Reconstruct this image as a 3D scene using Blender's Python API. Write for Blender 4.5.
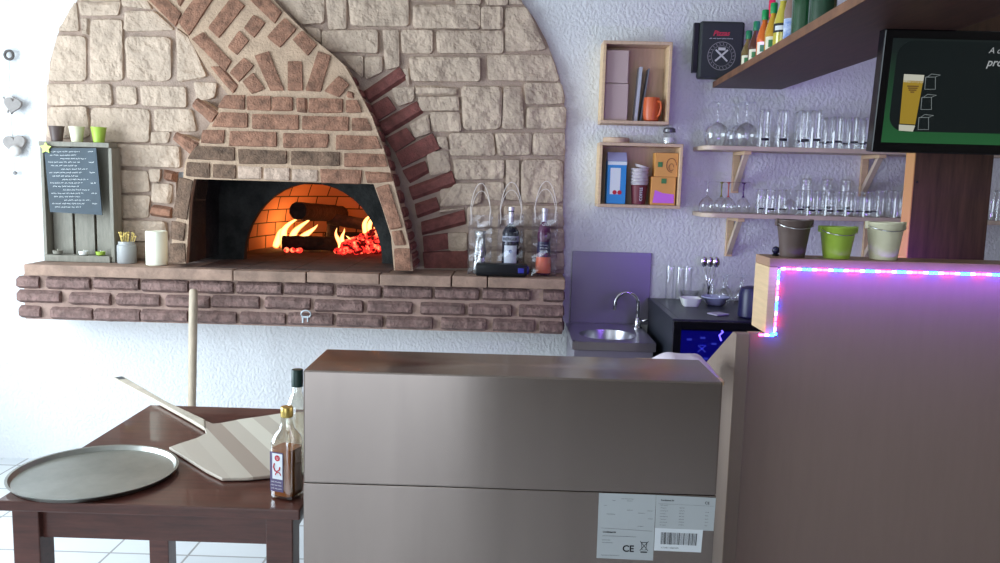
import bpy, math, random
from mathutils import Vector, Matrix, noise
random.seed(7)
for o in list(bpy.data.objects): bpy.data.objects.remove(o)
C = bpy.context.scene.collection
PI = math.pi

# ---------------------------------------------------------------- camera
F, CX, CY = 830.0, 500.0, 281.5
CAMZ = 1.6
vy = Vector((13, 101.5, -F)).normalized()                 # world +Y in camera space
vx = Vector((1, -.028, (13 - 2.842) / F)).normalized()    # world +X in camera space
vx = (vx - vy * vx.dot(vy)).normalized()
vz = vx.cross(vy)
W2C = Matrix((vx, vy, vz)).transposed()
C2W = W2C.transposed()
cam_d = bpy.data.cameras.new('camera'); cam = bpy.data.objects.new('camera', cam_d); C.objects.link(cam)
cam.matrix_world = Matrix.Translation((0, 0, CAMZ)) @ C2W.to_4x4()
cam_d.sensor_width = 36; cam_d.lens = 36 * F / 1000; cam_d.clip_start = .05
bpy.context.scene.camera = cam

# ---------------------------------------------------------------- world, lights, exposure
sc = bpy.context.scene
sc.view_settings.view_transform = 'Standard'; sc.view_settings.look = 'None'
sc.view_settings.gamma = 1; sc.view_settings.use_curve_mapping = False
sc.view_settings.exposure = 0.10
w = bpy.data.worlds.new('world'); sc.world = w; w.use_nodes = True
w.node_tree.nodes['Background'].inputs[0].default_value = (.74, .88, 1, 1)
w.node_tree.nodes['Background'].inputs[1].default_value = 1.9
sc.cycles.max_bounces = 8; sc.cycles.transparent_max_bounces = 24
sc.cycles.sample_clamp_indirect = 4; sc.cycles.caustics_reflective = False; sc.cycles.caustics_refractive = False

def area(name, loc, target, sx, sy, power, color):
    l = bpy.data.lights.new(name, 'AREA'); l.shape = 'RECTANGLE'; l.size = sx; l.size_y = sy
    l.energy = power; l.color = color
    o = bpy.data.objects.new(name, l); C.objects.link(o); o.location = loc
    o.rotation_euler = (Vector(target) - Vector(loc)).to_track_quat('-Z', 'Y').to_euler()
    return o
def point(name, loc, power, color, r=.05):
    l = bpy.data.lights.new(name, 'POINT'); l.energy = power; l.color = color; l.shadow_soft_size = r
    o = bpy.data.objects.new(name, l); C.objects.link(o); o.location = loc
    return o
# daylight through the side window and through the shop front behind the camera
area('window_daylight', (-3.55, 2.35, 1.55), (0, 2.75, 1.2), 2.6, 1.9, 160, (.76, .90, 1))
area('shop_front_daylight', (-1.7, -2.9, 1.6), (-.9, 3, 1.2), 2.6, 2.0, 46, (.80, .90, 1))
# violet LED tape fixed behind the bar top and under the upper shelf
area('led_tape_glow', (1.10, 2.80, 1.30), (1.35, 4.4, 1.62), .55, .04, 3.4, (.32, .14, 1))
area('led_tape_glow', (1.15, 3.5, 2.09), (1.3, 4.4, 1.5), .3, 1.2, 1.6, (.40, .22, 1))
area('led_tape_glow', (1.42, 2.545, 1.345), (1.42, 2.66, 1.22), 1.2, .012, 2.0, (.26, .10, 1))

def ray(px, py):
    return C2W @ Vector(((px - CX) / F, (CY - py) / F, -1))
def at(px, py, Y):
    d = ray(px, py); return Vector((0, 0, CAMZ)) + d * (Y / d.y)
def atz(px, py, z):
    d = ray(px, py); return Vector((0, 0, CAMZ)) + d * ((z - CAMZ) / d.z)
def atx(px, py, X):
    d = ray(px, py); return Vector((0, 0, CAMZ)) + d * (X / d.x)

# ---------------------------------------------------------------- materials
def lin(c):
    f = lambda v: (v / 12.92 if v <= .04045 else ((v + .055) / 1.055) ** 2.4)
    return (f(c[0] / 255), f(c[1] / 255), f(c[2] / 255), 1)
MC = {}
ANR = 0.25
def mat(name, col, rough=.6, metal=0, bump=0, bscale=60, var=0, vscale=8, col2=None, emit=None, estr=0, stretch=None, spec=.5, alpha=1, trans=0, ior=1.45, detail=6, coat=0):
    if name in MC: return MC[name]
    m = bpy.data.materials.new(name); m.use_nodes = True; MC[name] = m
    nt = m.node_tree; b = nt.nodes['Principled BSDF']
    b.inputs['Base Color'].default_value = lin(col); b.inputs['Roughness'].default_value = rough
    b.inputs['Metallic'].default_value = metal; b.inputs['Specular IOR Level'].default_value = spec
    b.inputs['Alpha'].default_value = alpha; b.inputs['Transmission Weight'].default_value = trans
    b.inputs['IOR'].default_value = ior; b.inputs['Coat Weight'].default_value = coat
    if emit: b.inputs['Emission Color'].default_value = lin(emit); b.inputs['Emission Strength'].default_value = estr
    tc = nt.nodes.new('ShaderNodeTexCoord'); mp = nt.nodes.new('ShaderNodeMapping')
    nt.links.new(tc.outputs['Object'], mp.inputs[0])
    if stretch: mp.inputs['Scale'].default_value = stretch
    if var or col2:
        n = nt.nodes.new('ShaderNodeTexNoise'); n.inputs['Scale'].default_value = vscale; n.inputs['Detail'].default_value = detail
        n.inputs['Roughness'].default_value = .65
        nt.links.new(mp.outputs[0], n.inputs['Vector'])
        r = nt.nodes.new('ShaderNodeValToRGB'); nt.links.new(n.outputs[0], r.inputs[0])
        c2 = col2 or tuple(max(0, v * (1 - var)) for v in col)
        c1 = col if col2 else tuple(min(255, v * (1 + var * .6)) for v in col)
        r.color_ramp.elements[0].position = .35; r.color_ramp.elements[1].position = .65
        r.color_ramp.elements[0].color = lin(c2); r.color_ramp.elements[1].color = lin(c1)
        nt.links.new(r.outputs[0], b.inputs['Base Color'])
    if bump:
        n = nt.nodes.new('ShaderNodeTexNoise'); n.inputs['Scale'].default_value = bscale; n.inputs['Detail'].default_value = 5
        nt.links.new(mp.outputs[0], n.inputs['Vector'])
        bp = nt.nodes.new('ShaderNodeBump'); bp.inputs['Strength'].default_value = bump; bp.inputs['Distance'].default_value = .01
        nt.links.new(n.outputs[0], bp.inputs['Height']); nt.links.new(bp.outputs[0], b.inputs['Normal'])
    return m
def glass(name, tint=(255, 255, 255), refl=1.0, base=.04):
    """thin clear glass: see-through with fresnel reflections"""
    m = bpy.data.materials.new(name); m.use_nodes = True; nt = m.node_tree; nt.nodes.clear()
    out = nt.nodes.new('ShaderNodeOutputMaterial'); mx = nt.nodes.new('ShaderNodeMixShader')
    t = nt.nodes.new('ShaderNodeBsdfTransparent'); g = nt.nodes.new('ShaderNodeBsdfGlossy'); lw = nt.nodes.new('ShaderNodeLayerWeight')
    t.inputs[0].default_value = lin(tint); g.inputs['Roughness'].default_value = .06
    g.inputs[0].default_value = (.95, .97, 1, 1)
    lw.inputs[0].default_value = .35
    ma = nt.nodes.new('ShaderNodeMath'); ma.operation = 'MULTIPLY_ADD'; ma.inputs[1].default_value = refl * .75; ma.inputs[2].default_value = base
    nt.links.new(lw.outputs['Facing'], ma.inputs[0]); nt.links.new(ma.outputs[0], mx.inputs[0])
    nt.links.new(t.outputs[0], mx.inputs[1]); nt.links.new(g.outputs[0], mx.inputs[2]); nt.links.new(mx.outputs[0], out.inputs[0])
    return m
def emis(name, col, s):
    m = bpy.data.materials.new(name); m.use_nodes = True; nt = m.node_tree; nt.nodes.clear()
    e = nt.nodes.new('ShaderNodeEmission'); o = nt.nodes.new('ShaderNodeOutputMaterial'); e.inputs[0].default_value = lin(col); e.inputs[1].default_value = s
    nt.links.new(e.outputs[0], o.inputs[0]); return m

def plaster_mat():
    m = mat('white_plaster', (226, 226, 228), .9)
    nt = m.node_tree; b = nt.nodes['Principled BSDF']; tc = nt.nodes.new('ShaderNodeTexCoord')
    n1 = nt.nodes.new('ShaderNodeTexNoise'); n1.inputs['Scale'].default_value = 62; n1.inputs['Detail'].default_value = 5
    mp = nt.nodes.new('ShaderNodeMapping'); mp.inputs['Scale'].default_value = (1.15, 1, .9); mp.inputs['Rotation'].default_value = (0, .5, 0)
    nt.links.new(tc.outputs['Object'], mp.inputs[0]); nt.links.new(mp.outputs[0], n1.inputs['Vector'])
    r = nt.nodes.new('ShaderNodeValToRGB'); r.color_ramp.elements[0].position = .4; r.color_ramp.elements[1].position = .62
    nt.links.new(n1.outputs[0], r.inputs[0])
    bp = nt.nodes.new('ShaderNodeBump'); bp.inputs['Strength'].default_value = .5; bp.inputs['Distance'].default_value = .005
    nt.links.new(r.outputs[0], bp.inputs['Height']); nt.links.new(bp.outputs[0], b.inputs['Normal'])
    return m
PLASTER = plaster_mat()
def tile_mat():
    m = mat('white_floor_tiles', (214, 216, 216), .35)
    nt = m.node_tree; b = nt.nodes['Principled BSDF']; tc = nt.nodes.new('ShaderNodeTexCoord')
    mp = nt.nodes.new('ShaderNodeMapping'); nt.links.new(tc.outputs['Object'], mp.inputs[0])
    br = nt.nodes.new('ShaderNodeTexBrick'); br.offset = 0; br.inputs['Scale'].default_value = 1
    br.inputs['Brick Width'].default_value = .33; br.inputs['Row Height'].default_value = .33; br.inputs['Mortar Size'].default_value = .005
    br.inputs['Color1'].default_value = lin((218, 220, 222)); br.inputs['Color2'].default_value = lin((210, 213, 216)); br.inputs['Mortar'].default_value = lin((150, 148, 146))
    nt.links.new(mp.outputs[0], br.inputs[0]); nt.links.new(br.outputs[0], b.inputs['Base Color'])
    return m
TILES = tile_mat()
CEIL = mat('ceiling_paint', (200, 196, 190), .9)
ROOMW = mat('brown_room_paint', (120, 104, 94), .9)
MORTAR = mat('stone_mortar', (170, 148, 134), .95, bump=.5, bscale=120, var=.08)
STONE = mat('cream_limestone', (192, 170, 151), .9, bump=.9, bscale=55, var=.08, vscale=10)
HMORTAR = mat('pink_mortar', (188, 160, 136), .95, bump=.5, bscale=90, var=.08, vscale=10)
BRICK = mat('brown_red_brick', (146, 106, 86), .92, bump=.7, bscale=110, var=.22, vscale=22)
BRICKD = mat('sooty_brick', (116, 92, 76), .95, bump=.7, bscale=110, var=.25, vscale=18)
BRICKR = mat('dark_red_brick', (126, 76, 70), .9, bump=.5, bscale=120, var=.16, vscale=22)
BRICKL = mat('ledge_brick', (128, 102, 96), .93, bump=.8, bscale=90, var=.2, vscale=26)
WORN = mat('worn_pale_brick', (190, 164, 146), .95, bump=.6, bscale=90, var=.14, vscale=30)
SLAB = mat('terracotta_slab', (156, 128, 112), .85, bump=.35, bscale=60, var=.15, vscale=10)
SOOT = mat('soot_black', (46, 46, 45), .95, bump=.6, bscale=60, var=.4, vscale=9)
HEARTH = mat('hearth_firebrick', (84, 64, 58), .95, bump=.4, bscale=40, var=.25, vscale=7)
FIREBRICK = mat('firebrick_dome', (170, 112, 80), .95)
nt = FIREBRICK.node_tree; tcn = nt.nodes.new('ShaderNodeTexCoord'); brn = nt.nodes.new('ShaderNodeTexBrick')
mpn = nt.nodes.new('ShaderNodeMapping'); mpn.inputs['Rotation'].default_value = (PI / 2, .5, 0); nt.links.new(tcn.outputs['Object'], mpn.inputs[0])
nt.links.new(mpn.outputs[0], brn.inputs[0]); brn.inputs['Scale'].default_value = 1; brn.inputs['Brick Width'].default_value = .15; brn.inputs['Row Height'].default_value = .085
brn.inputs['Mortar Size'].default_value = .004; brn.inputs['Color1'].default_value = lin((178, 118, 84)); brn.inputs['Color2'].default_value = lin((150, 98, 72)); brn.inputs['Mortar'].default_value = lin((40, 22, 16))
nt.links.new(brn.outputs[0], nt.nodes['Principled BSDF'].inputs['Base Color'])
PINE = mat('pale_pine', (220, 188, 150), .6, var=.04, vscale=6, stretch=(1, 1, 12))
PINEH = mat('pine_crate_wood', (206, 176, 150), .6, var=.04, vscale=5, stretch=(12, 1, 1))
GREYWOOD = mat('grey_washed_wood', (140, 135, 124), .85, var=.08, vscale=9, stretch=(6, 6, 1), bump=.3)
TABLEW = mat('dark_mahogany_table', (88, 50, 42), .28, var=.16, vscale=7, stretch=(1, 9, 9), coat=.3)
DARKW = mat('dark_walnut_shelf', (72, 46, 40), .5, var=.2, vscale=6, stretch=(10, 1, 10))
SHELFEDGE = mat('reddish_shelf_edge', (122, 84, 62), .6, var=.15, vscale=9)
PILLARW = mat('brown_pillar_veneer', (84, 60, 46), .55, var=.2, vscale=5, stretch=(9, 9, .8))
PANEL = mat('brown_bar_laminate', (150, 128, 116), .42, var=.015, vscale=5, stretch=(8, 8, 1))
POSTW = mat('beige_bar_post', (142, 124, 112), .5, var=.02, vscale=5, stretch=(8, 8, 1))
SHELFW = mat('birch_shelf', (206, 184, 164), .5, var=.06, vscale=5)
STEEL = mat('brushed_steel', (156, 143, 136), .22, metal=1, var=.05, vscale=2.5, stretch=(1.3, 1, .12))
_nt = STEEL.node_tree; _b2 = _nt.nodes['Principled BSDF']; _b2.inputs['Anisotropic'].default_value = .9
_tg = _nt.nodes.new('ShaderNodeTangent'); _tg.direction_type = 'RADIAL'; _tg.axis = 'Z'; _nt.links.new(_tg.outputs[0], _b2.inputs['Tangent'])
_b2.inputs['Anisotropic Rotation'].default_value = ANR
STEELB = mat('sink_steel', (190, 188, 196), .3, metal=1)
CHROME = mat('chrome', (225, 225, 230), .12, metal=1)
ALU = mat('aluminium_tray', (176, 176, 170), .38, metal=1, var=.08, vscale=5)
BLACK = mat('black_satin', (24, 25, 28), .35)
BLACKG = mat('black_gloss', (16, 17, 20), .12)
CHARC = mat('charcoal_box', (46, 50, 50), .5)
SLATE = mat('slate_board', (58, 70, 80), .6, var=.15, vscale=4)
CHALK = mat('white_chalk', (225, 228, 228), .9)
WHITE = mat('white_gloss', (236, 236, 234), .35)
PAPER = mat('white_paper', (222, 226, 230), .7)
PAPERG = mat('grey_label_paper', (182, 186, 188), .6)
INK = mat('black_ink', (30, 30, 34), .6)
INKG = mat('grey_ink', (90, 94, 98), .6)
WAX = mat('cream_wax', (240, 238, 218), .5)
GREEN = mat('lime_green_metal', (160, 188, 70), .4)
CREAM = mat('cream_metal', (222, 216, 186), .4)
BROWNP = mat('taupe_metal', (92, 76, 72), .4)
POLE = mat('pole_wood', (190, 172, 150), .55, var=.08, vscale=6, stretch=(8, 8, 1))
PEELW = mat('pale_beech', (206, 192, 172), .55)
GLASS = glass('clear_glass')
GLASSL = glass('clear_glass_small', refl=.9, base=.10)
PVC = glass('clear_pvc', (250, 250, 255), .7, .05)

# striped laminated wood for the peel
nt = PEELW.node_tree; tcn = nt.nodes.new('ShaderNodeTexCoord'); sp = nt.nodes.new('ShaderNodeSeparateXYZ'); mpp = nt.nodes.new('ShaderNodeMapping'); mpp.inputs['Rotation'].default_value = (0, 0, .98); nt.links.new(tcn.outputs['Object'], mpp.inputs[0]); nt.links.new(mpp.outputs[0], sp.inputs[0])
nz = nt.nodes.new('ShaderNodeTexNoise'); nz.noise_dimensions = '1D'; nz.inputs['Scale'].default_value = 9; nz.inputs['Detail'].default_value = 0
sn = nt.nodes.new('ShaderNodeMath'); sn.operation = 'SNAP'; sn.inputs[1].default_value = .055
nt.links.new(sp.outputs['Y'], sn.inputs[0]); nt.links.new(sn.outputs[0], nz.inputs['W'])
rr = nt.nodes.new('ShaderNodeValToRGB'); rr.color_ramp.elements[0].position = .38; rr.color_ramp.elements[1].position = .6
rr.color_ramp.elements[0].color = lin((174, 156, 142)); rr.color_ramp.elements[1].color = lin((228, 220, 204))
nt.links.new(nz.outputs[0], rr.inputs[0]); nt.links.new(rr.outputs[0], nt.nodes['Principled BSDF'].inputs['Base Color'])

# ---------------------------------------------------------------- mesh builder
class MB:
    def __init__(s): s.v = []; s.f = []
    def add(s, vs, fs):
        k = len(s.v); s.v += [tuple(p) for p in vs]; s.f += [tuple(i + k for i in f) for f in fs]; return s
    def box(s, x0, x1, y0, y1, z0, z1, M=None):
        vs = [Vector((x, y, z)) for x in (x0, x1) for y in (y0, y1) for z in (z0, z1)]
        if M: vs = [M @ v for v in vs]
        return s.add(vs, [(0, 1, 3, 2), (4, 6, 7, 5), (0, 4, 5, 1), (2, 3, 7, 6), (0, 2, 6, 4), (1, 5, 7, 3)])
    def prism(s, pts, vec, pts2=None):
        n = len(pts); q = pts2 or [Vector(p) + Vector(vec) for p in pts]
        return s.add(list(pts) + list(q), [tuple(range(n))[::-1], tuple(range(n, 2 * n))] + [(i, (i + 1) % n, n + (i + 1) % n, n + i) for i in range(n)])
    def lathe(s, prof, n=20, c=(0, 0, 0), M=None, sq=0):
        vs = []; fs = []
        for r, z in prof:
            for k in range(n):
                a = 2 * PI * k / n
                rr_ = r
                if sq: rr_ = r / (abs(math.cos(a)) ** sq + abs(math.sin(a)) ** sq) ** (1 / sq)
                p = Vector((rr_ * math.cos(a), rr_ * math.sin(a), z))
                if M: p = M @ p
                vs.append(p + Vector(c))
        for j in range(len(prof) - 1):
            for k in range(n):
                fs.append((j * n + k, j * n + (k + 1) % n, (j + 1) * n + (k + 1) % n, (j + 1) * n + k))
        if prof[0][0] > 1e-5: fs.append(tuple(range(n))[::-1])
        if prof[-1][0] > 1e-5: fs.append(tuple(range((len(prof) - 1) * n, len(prof) * n)))
        return s.add(vs, fs)
    def shell(s, prof, n=20, c=(0, 0, 0)):            # open lathe without caps
        vs = [(r * math.cos(2 * PI * k / n) + c[0], r * math.sin(2 * PI * k / n) + c[1], z + c[2]) for r, z in prof for k in range(n)]
        fs = [(j * n + k, j * n + (k + 1) % n, (j + 1) * n + (k + 1) % n, (j + 1) * n + k) for j in range(len(prof) - 1) for k in range(n)]
        return s.add(vs, fs)
    def tube(s, pts, r, n=8):
        pts = [Vector(p) for p in pts]; rs = r if isinstance(r, (list, tuple)) else [r] * len(pts)
        vs = []; fs = []; up = None
        for i, p in enumerate(pts):
            t = (pts[min(i + 1, len(pts) - 1)] - pts[max(i - 1, 0)]).normalized()
            if up is None: up = t.orthogonal().normalized()
            up = (up - t * up.dot(t)).normalized(); sd = t.cross(up)
            for k in range(n):
                a = 2 * PI * k / n; vs.append(p + (up * math.cos(a) + sd * math.sin(a)) * rs[i])
        for j in range(len(pts) - 1):
            for k in range(n): fs.append((j * n + k, j * n + (k + 1) % n, (j + 1) * n + (k + 1) % n, (j + 1) * n + k))
        fs.append(tuple(range(n))[::-1]); fs.append(tuple(range((len(pts) - 1) * n, len(pts) * n)))
        return s.add(vs, fs)
    def sphere(s, c, r, n=12, sc_=(1, 1, 1)):
        prof = [(max(1e-6, math.sin(PI * i / n)) , -math.cos(PI * i / n)) for i in range(n + 1)]
        M = Matrix.Diagonal((r * sc_[0], r * sc_[1], r * sc_[2], 1))
        return s.lathe(prof, n * 2, c, M)
    def ribbon(s, pts, wd, nrm):
        pts = [Vector(p) for p in pts]; nrm = Vector(nrm)
        vs = []; fs = []
        for i, p in enumerate(pts):
            t = (pts[min(i + 1, len(pts) - 1)] - pts[max(i - 1, 0)])
            t = t.normalized() if t.length > 1e-9 else Vector((1, 0, 0))
            sd = t.cross(nrm).normalized() * wd / 2; vs += [p - sd, p + sd]
        for i in range(len(pts) - 1): fs.append((2 * i, 2 * i + 1, 2 * i + 3, 2 * i + 2))
        return s.add(vs, fs)
    def stone(s, q, nrm, th, rough=.3, seed=0, rnd=.18, step=.014):
        """q: TL,TR,BR,BL in world, a lumpy rounded block standing th out of the wall along nrm"""
        q = [Vector(p) for p in q]; nrm = Vector(nrm).normalized()
        wd = ((q[1] - q[0]).length + (q[2] - q[3]).length) / 2; ht = ((q[3] - q[0]).length + (q[2] - q[1]).length) / 2
        nx = max(4, min(26, int(wd / step))); ny = max(4, min(20, int(ht / step)))
        rad = min(wd, ht) * rnd
        vs = []; fs = []
        for j in range(ny + 1):
            for i in range(nx + 1):
                # crowd the outer rows towards the edge
                u = i / nx; v = j / ny
                if nx > 4: u = (0 if i == 0 else 1 if i == nx else .012 + (i - 1) / (nx - 2) * .976)
                if ny > 4: v = (0 if j == 0 else 1 if j == ny else .025 + (j - 1) / (ny - 2) * .95)
                x = (u - .5) * wd; y = (v - .5) * ht
                # round the corners
                ax, ay = abs(x) - (wd / 2 - rad), abs(y) - (ht / 2 - rad)
                if ax > 0 and ay > 0:
                    m_ = max(ax, ay) ; l_ = math.hypot(ax, ay); k_ = m_ / l_
                    x = math.copysign(wd / 2 - rad + ax * k_, x); y = math.copysign(ht / 2 - rad + ay * k_, y)
                u2 = x / wd + .5; v2 = y / ht + .5
                p = (q[0] * (1 - u2) + q[1] * u2) * (1 - v2) + (q[3] * (1 - u2) + q[2] * u2) * v2
                e = min(u, 1 - u) * wd; e2 = min(v, 1 - v) * ht; ed = min(e, e2)
                h = th * (0 if ed <= 0 else .80 + .2 * min(1, (ed / .012)))
                if ed > 0:
                    nv = Vector((p.x * 9 + seed * 3.1, p.z * 9, seed * 1.7))
                    h += rough * th * (noise.fractal(nv, 1, 2.1, 4) * .9 + noise.noise(nv * 3.5) * .35)
                    jit = 0
                else: jit = rough * .008
                p = p + nrm * h
                if jit: p += Vector((noise.noise(p * 25 + Vector((seed, 0, 0))) * jit, 0, noise.noise(p * 25 + Vector((0, 9, seed))) * jit))
                vs.append(p)
        for j in range(ny):
            for i in range(nx):
                a = j * (nx + 1) + i; fs.append((a, a + nx + 1, a + nx + 2, a + 1))
        return s.add(vs, fs)
    def build(s, name, m, parent=None, smooth=False, bevel=0, seg=2, off=None):
        me = bpy.data.meshes.new(name)
        o_ = Vector(off) if off is not None else (parent['_o'] if parent and '_o' in parent else None)
        vs = s.v
        if o_ is not None:
            o_ = Vector(o_); vs = [tuple(Vector(p) - o_) for p in vs]
        me.from_pydata(vs, [], s.f); me.update()
        o = bpy.data.objects.new(name, me); C.objects.link(o); me.materials.append(m)
        if parent: o.parent = parent
        if off is not None and not parent: o.location = off
        if smooth:
            for p in me.polygons: p.use_smooth = True
            if smooth == 'auto':
                for e_ in me.polygons: e_.use_smooth = True
                md = o.modifiers.new('edge', 'EDGE_SPLIT'); md.split_angle = math.radians(38)
        if bevel:
            b = o.modifiers.new('bevel', 'BEVEL'); b.width = bevel; b.segments = seg; b.limit_method = 'ANGLE'; b.angle_limit = math.radians(40)
        return o
def thing(name, label, cat, loc=(0, 0, 0), rz=0, group=None, world=False):
    """an Empty at the base; world=True: its parts are given in world coordinates"""
    o = bpy.data.objects.new(name, None); C.objects.link(o); o.location = loc; o.rotation_euler = (0, 0, rz); o.empty_display_size = .05
    if world: WO[o.name] = Vector(loc)
    o['label'] = label; o['category'] = cat
    if group: o['group'] = group
    return o
WO = {}
_b = MB.build
def build(s, name, m, parent=None, **k):
    if parent and parent.name in WO:
        off = WO[parent.name]
        s.v = [tuple(Vector(p) - off) for p in s.v]
        o = _b(s, name, m, parent, **k); CH[o.name] = off
        s.v = [tuple(Vector(p) + off) for p in s.v]
        return o
    if parent and parent.name in CH:
        off = CH[parent.name]
        s.v = [tuple(Vector(p) - off) for p in s.v]
        o = _b(s, name, m, parent, **k); CH[o.name] = off
        return o
    return _b(s, name, m, parent, **k)
CH = {}
class B(MB):
    build = build
# children of world-things keep the same offset
def _fix():
    for k in list(CH): WO.pop(k, None)
def tag(o, label, cat, group=None):
    o['label'] = label; o['category'] = cat
    if group: o['group'] = group
    return o
def stuff(o): o['kind'] = 'stuff'; return o
def struct(o): o['kind'] = 'structure'; return o
def dup(root, loc, rz=0, label=None, group=None, scale=None):
    r = root.copy(); C.objects.link(r); r.location = loc; r.rotation_euler = (0, 0, rz)
    if scale: r.scale = scale
    if label: r['label'] = label
    if group: r['group'] = group
    for ch in list(root.children):
        c = ch.copy(); C.objects.link(c); c.parent = r
        for g in ch.children:
            d = g.copy(); C.objects.link(d); d.parent = c
    return r
def text(mb, s_, size, org, right, up, shear=0, bold=0, align='LEFT'):
    cu = bpy.data.curves.new('t', 'FONT'); cu.body = s_; cu.size = size; cu.shear = shear; cu.offset = bold; cu.align_x = align; cu.resolution_u = 3
    o = bpy.data.objects.new('t', cu); me = bpy.data.meshes.new_from_object(o)
    right = Vector(right).normalized(); up = Vector(up).normalized(); org = Vector(org)
    mb.add([org + right * v.co.x + up * v.co.y for v in me.vertices], [tuple(p.vertices) for p in me.polygons])
    bpy.data.objects.remove(o); bpy.data.curves.remove(cu); bpy.data.meshes.remove(me)
def scribble(mb, org, right, up, length, h, wd, nrm, rnd):
    pts = []; x = 0
    while x < length:
        wl = min(rnd.uniform(.25, .6) * h * 6, length - x)
        n = max(3, int(wl / (h * .28)))
        pts = []
        for i in range(n + 1):
            pts.append(Vector(org) + Vector(right) * (x + wl * i / n + rnd.uniform(-.1, .1) * h) + Vector(up) * (h * (.5 * (i % 2) + rnd.uniform(0, .5))))
        mb.ribbon(pts, wd, nrm); x += wl + h * .7
ORD = ['first', 'second', 'third', 'fourth', 'fifth', 'sixth', 'seventh', 'eighth', 'ninth', 'tenth', 'eleventh', 'twelfth', 'thirteenth', 'fourteenth', 'fifteenth']

# ================================================================ SETTING
YB = 4.40
RX0, RX1, RY0, RZ1 = -3.3, 3.2, -3.0, 2.75
struct(B().box(RX0, RX1, RY0, YB + .1, -.1, 0).build('floor', TILES))
struct(B().box(RX0, RX1, RY0, YB + .1, RZ1, RZ1 + .1).build('ceiling', CEIL))
wb = B(); hx0, hx1, hz0, hz1 = -1.78, -.52, 1.05, 1.66
wb.box(RX0, hx0, YB, YB + .1, 0, RZ1); wb.box(hx1, RX1, YB, YB + .1, 0, RZ1); wb.box(hx0, hx1, YB, YB + .1, 0, hz0); wb.box(hx0, hx1, YB, YB + .1, hz1, RZ1)
struct(wb.build('wall_back', PLASTER))
wl = B(); wx = RX0
wl.box(wx - .15, wx, RY0, .95, 0, RZ1); wl.box(wx - .15, wx, 3.75, YB + .1, 0, RZ1); wl.box(wx - .15, wx, .95, 3.75, 0, .5); wl.box(wx - .15, wx, .95, 3.75, 2.55, RZ1)
struct(wl.build('wall_left', CEIL))
struct(B().box(RX1, RX1 + .15, RY0, YB + .1, 0, RZ1).build('wall_right', ROOMW))
wf = B(); wf.box(-.3, RX1, RY0 - .15, RY0, 0, RZ1); wf.box(RX0, -.3, RY0 - .15, RY0, 2.5, RZ1)
struct(wf.build('wall_front', ROOMW))
win = B()
for y in (.95, 1.86, 2.78, 3.69): win.box(wx - .1, wx - .04, y, y + .06, .5, 2.55)
win.box(wx - .1, wx - .04, .95, 3.75, .5, .56); win.box(wx - .1, wx - .04, .95, 3.75, 2.49, 2.55)
struct(win.build('window_1', WHITE))

# ================================================================ OVEN
ZL = 1.12
YH0 = 4.115
def hoodp(px, py):                                    # leaning front face of the brick hood
    # plane through Y=YH0 at z=ZL leaning back by .155 per metre
    k = .155; d = ray(px, py)
    # 0+d.y*t = YH0 + k*(CAMZ + d.z*t - ZL)
    t = (YH0 + k * (CAMZ - ZL)) / (d.y - k * d.z)
    return Vector((0, 0, CAMZ)) + d * t
HN = Vector((0, -1, .155)).normalized()
oven = thing('pizza_oven', 'wood-fired pizza oven of cream stone and brick built into the white back wall', 'oven', (-1.1, 4.3, .86), world=True)

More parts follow.
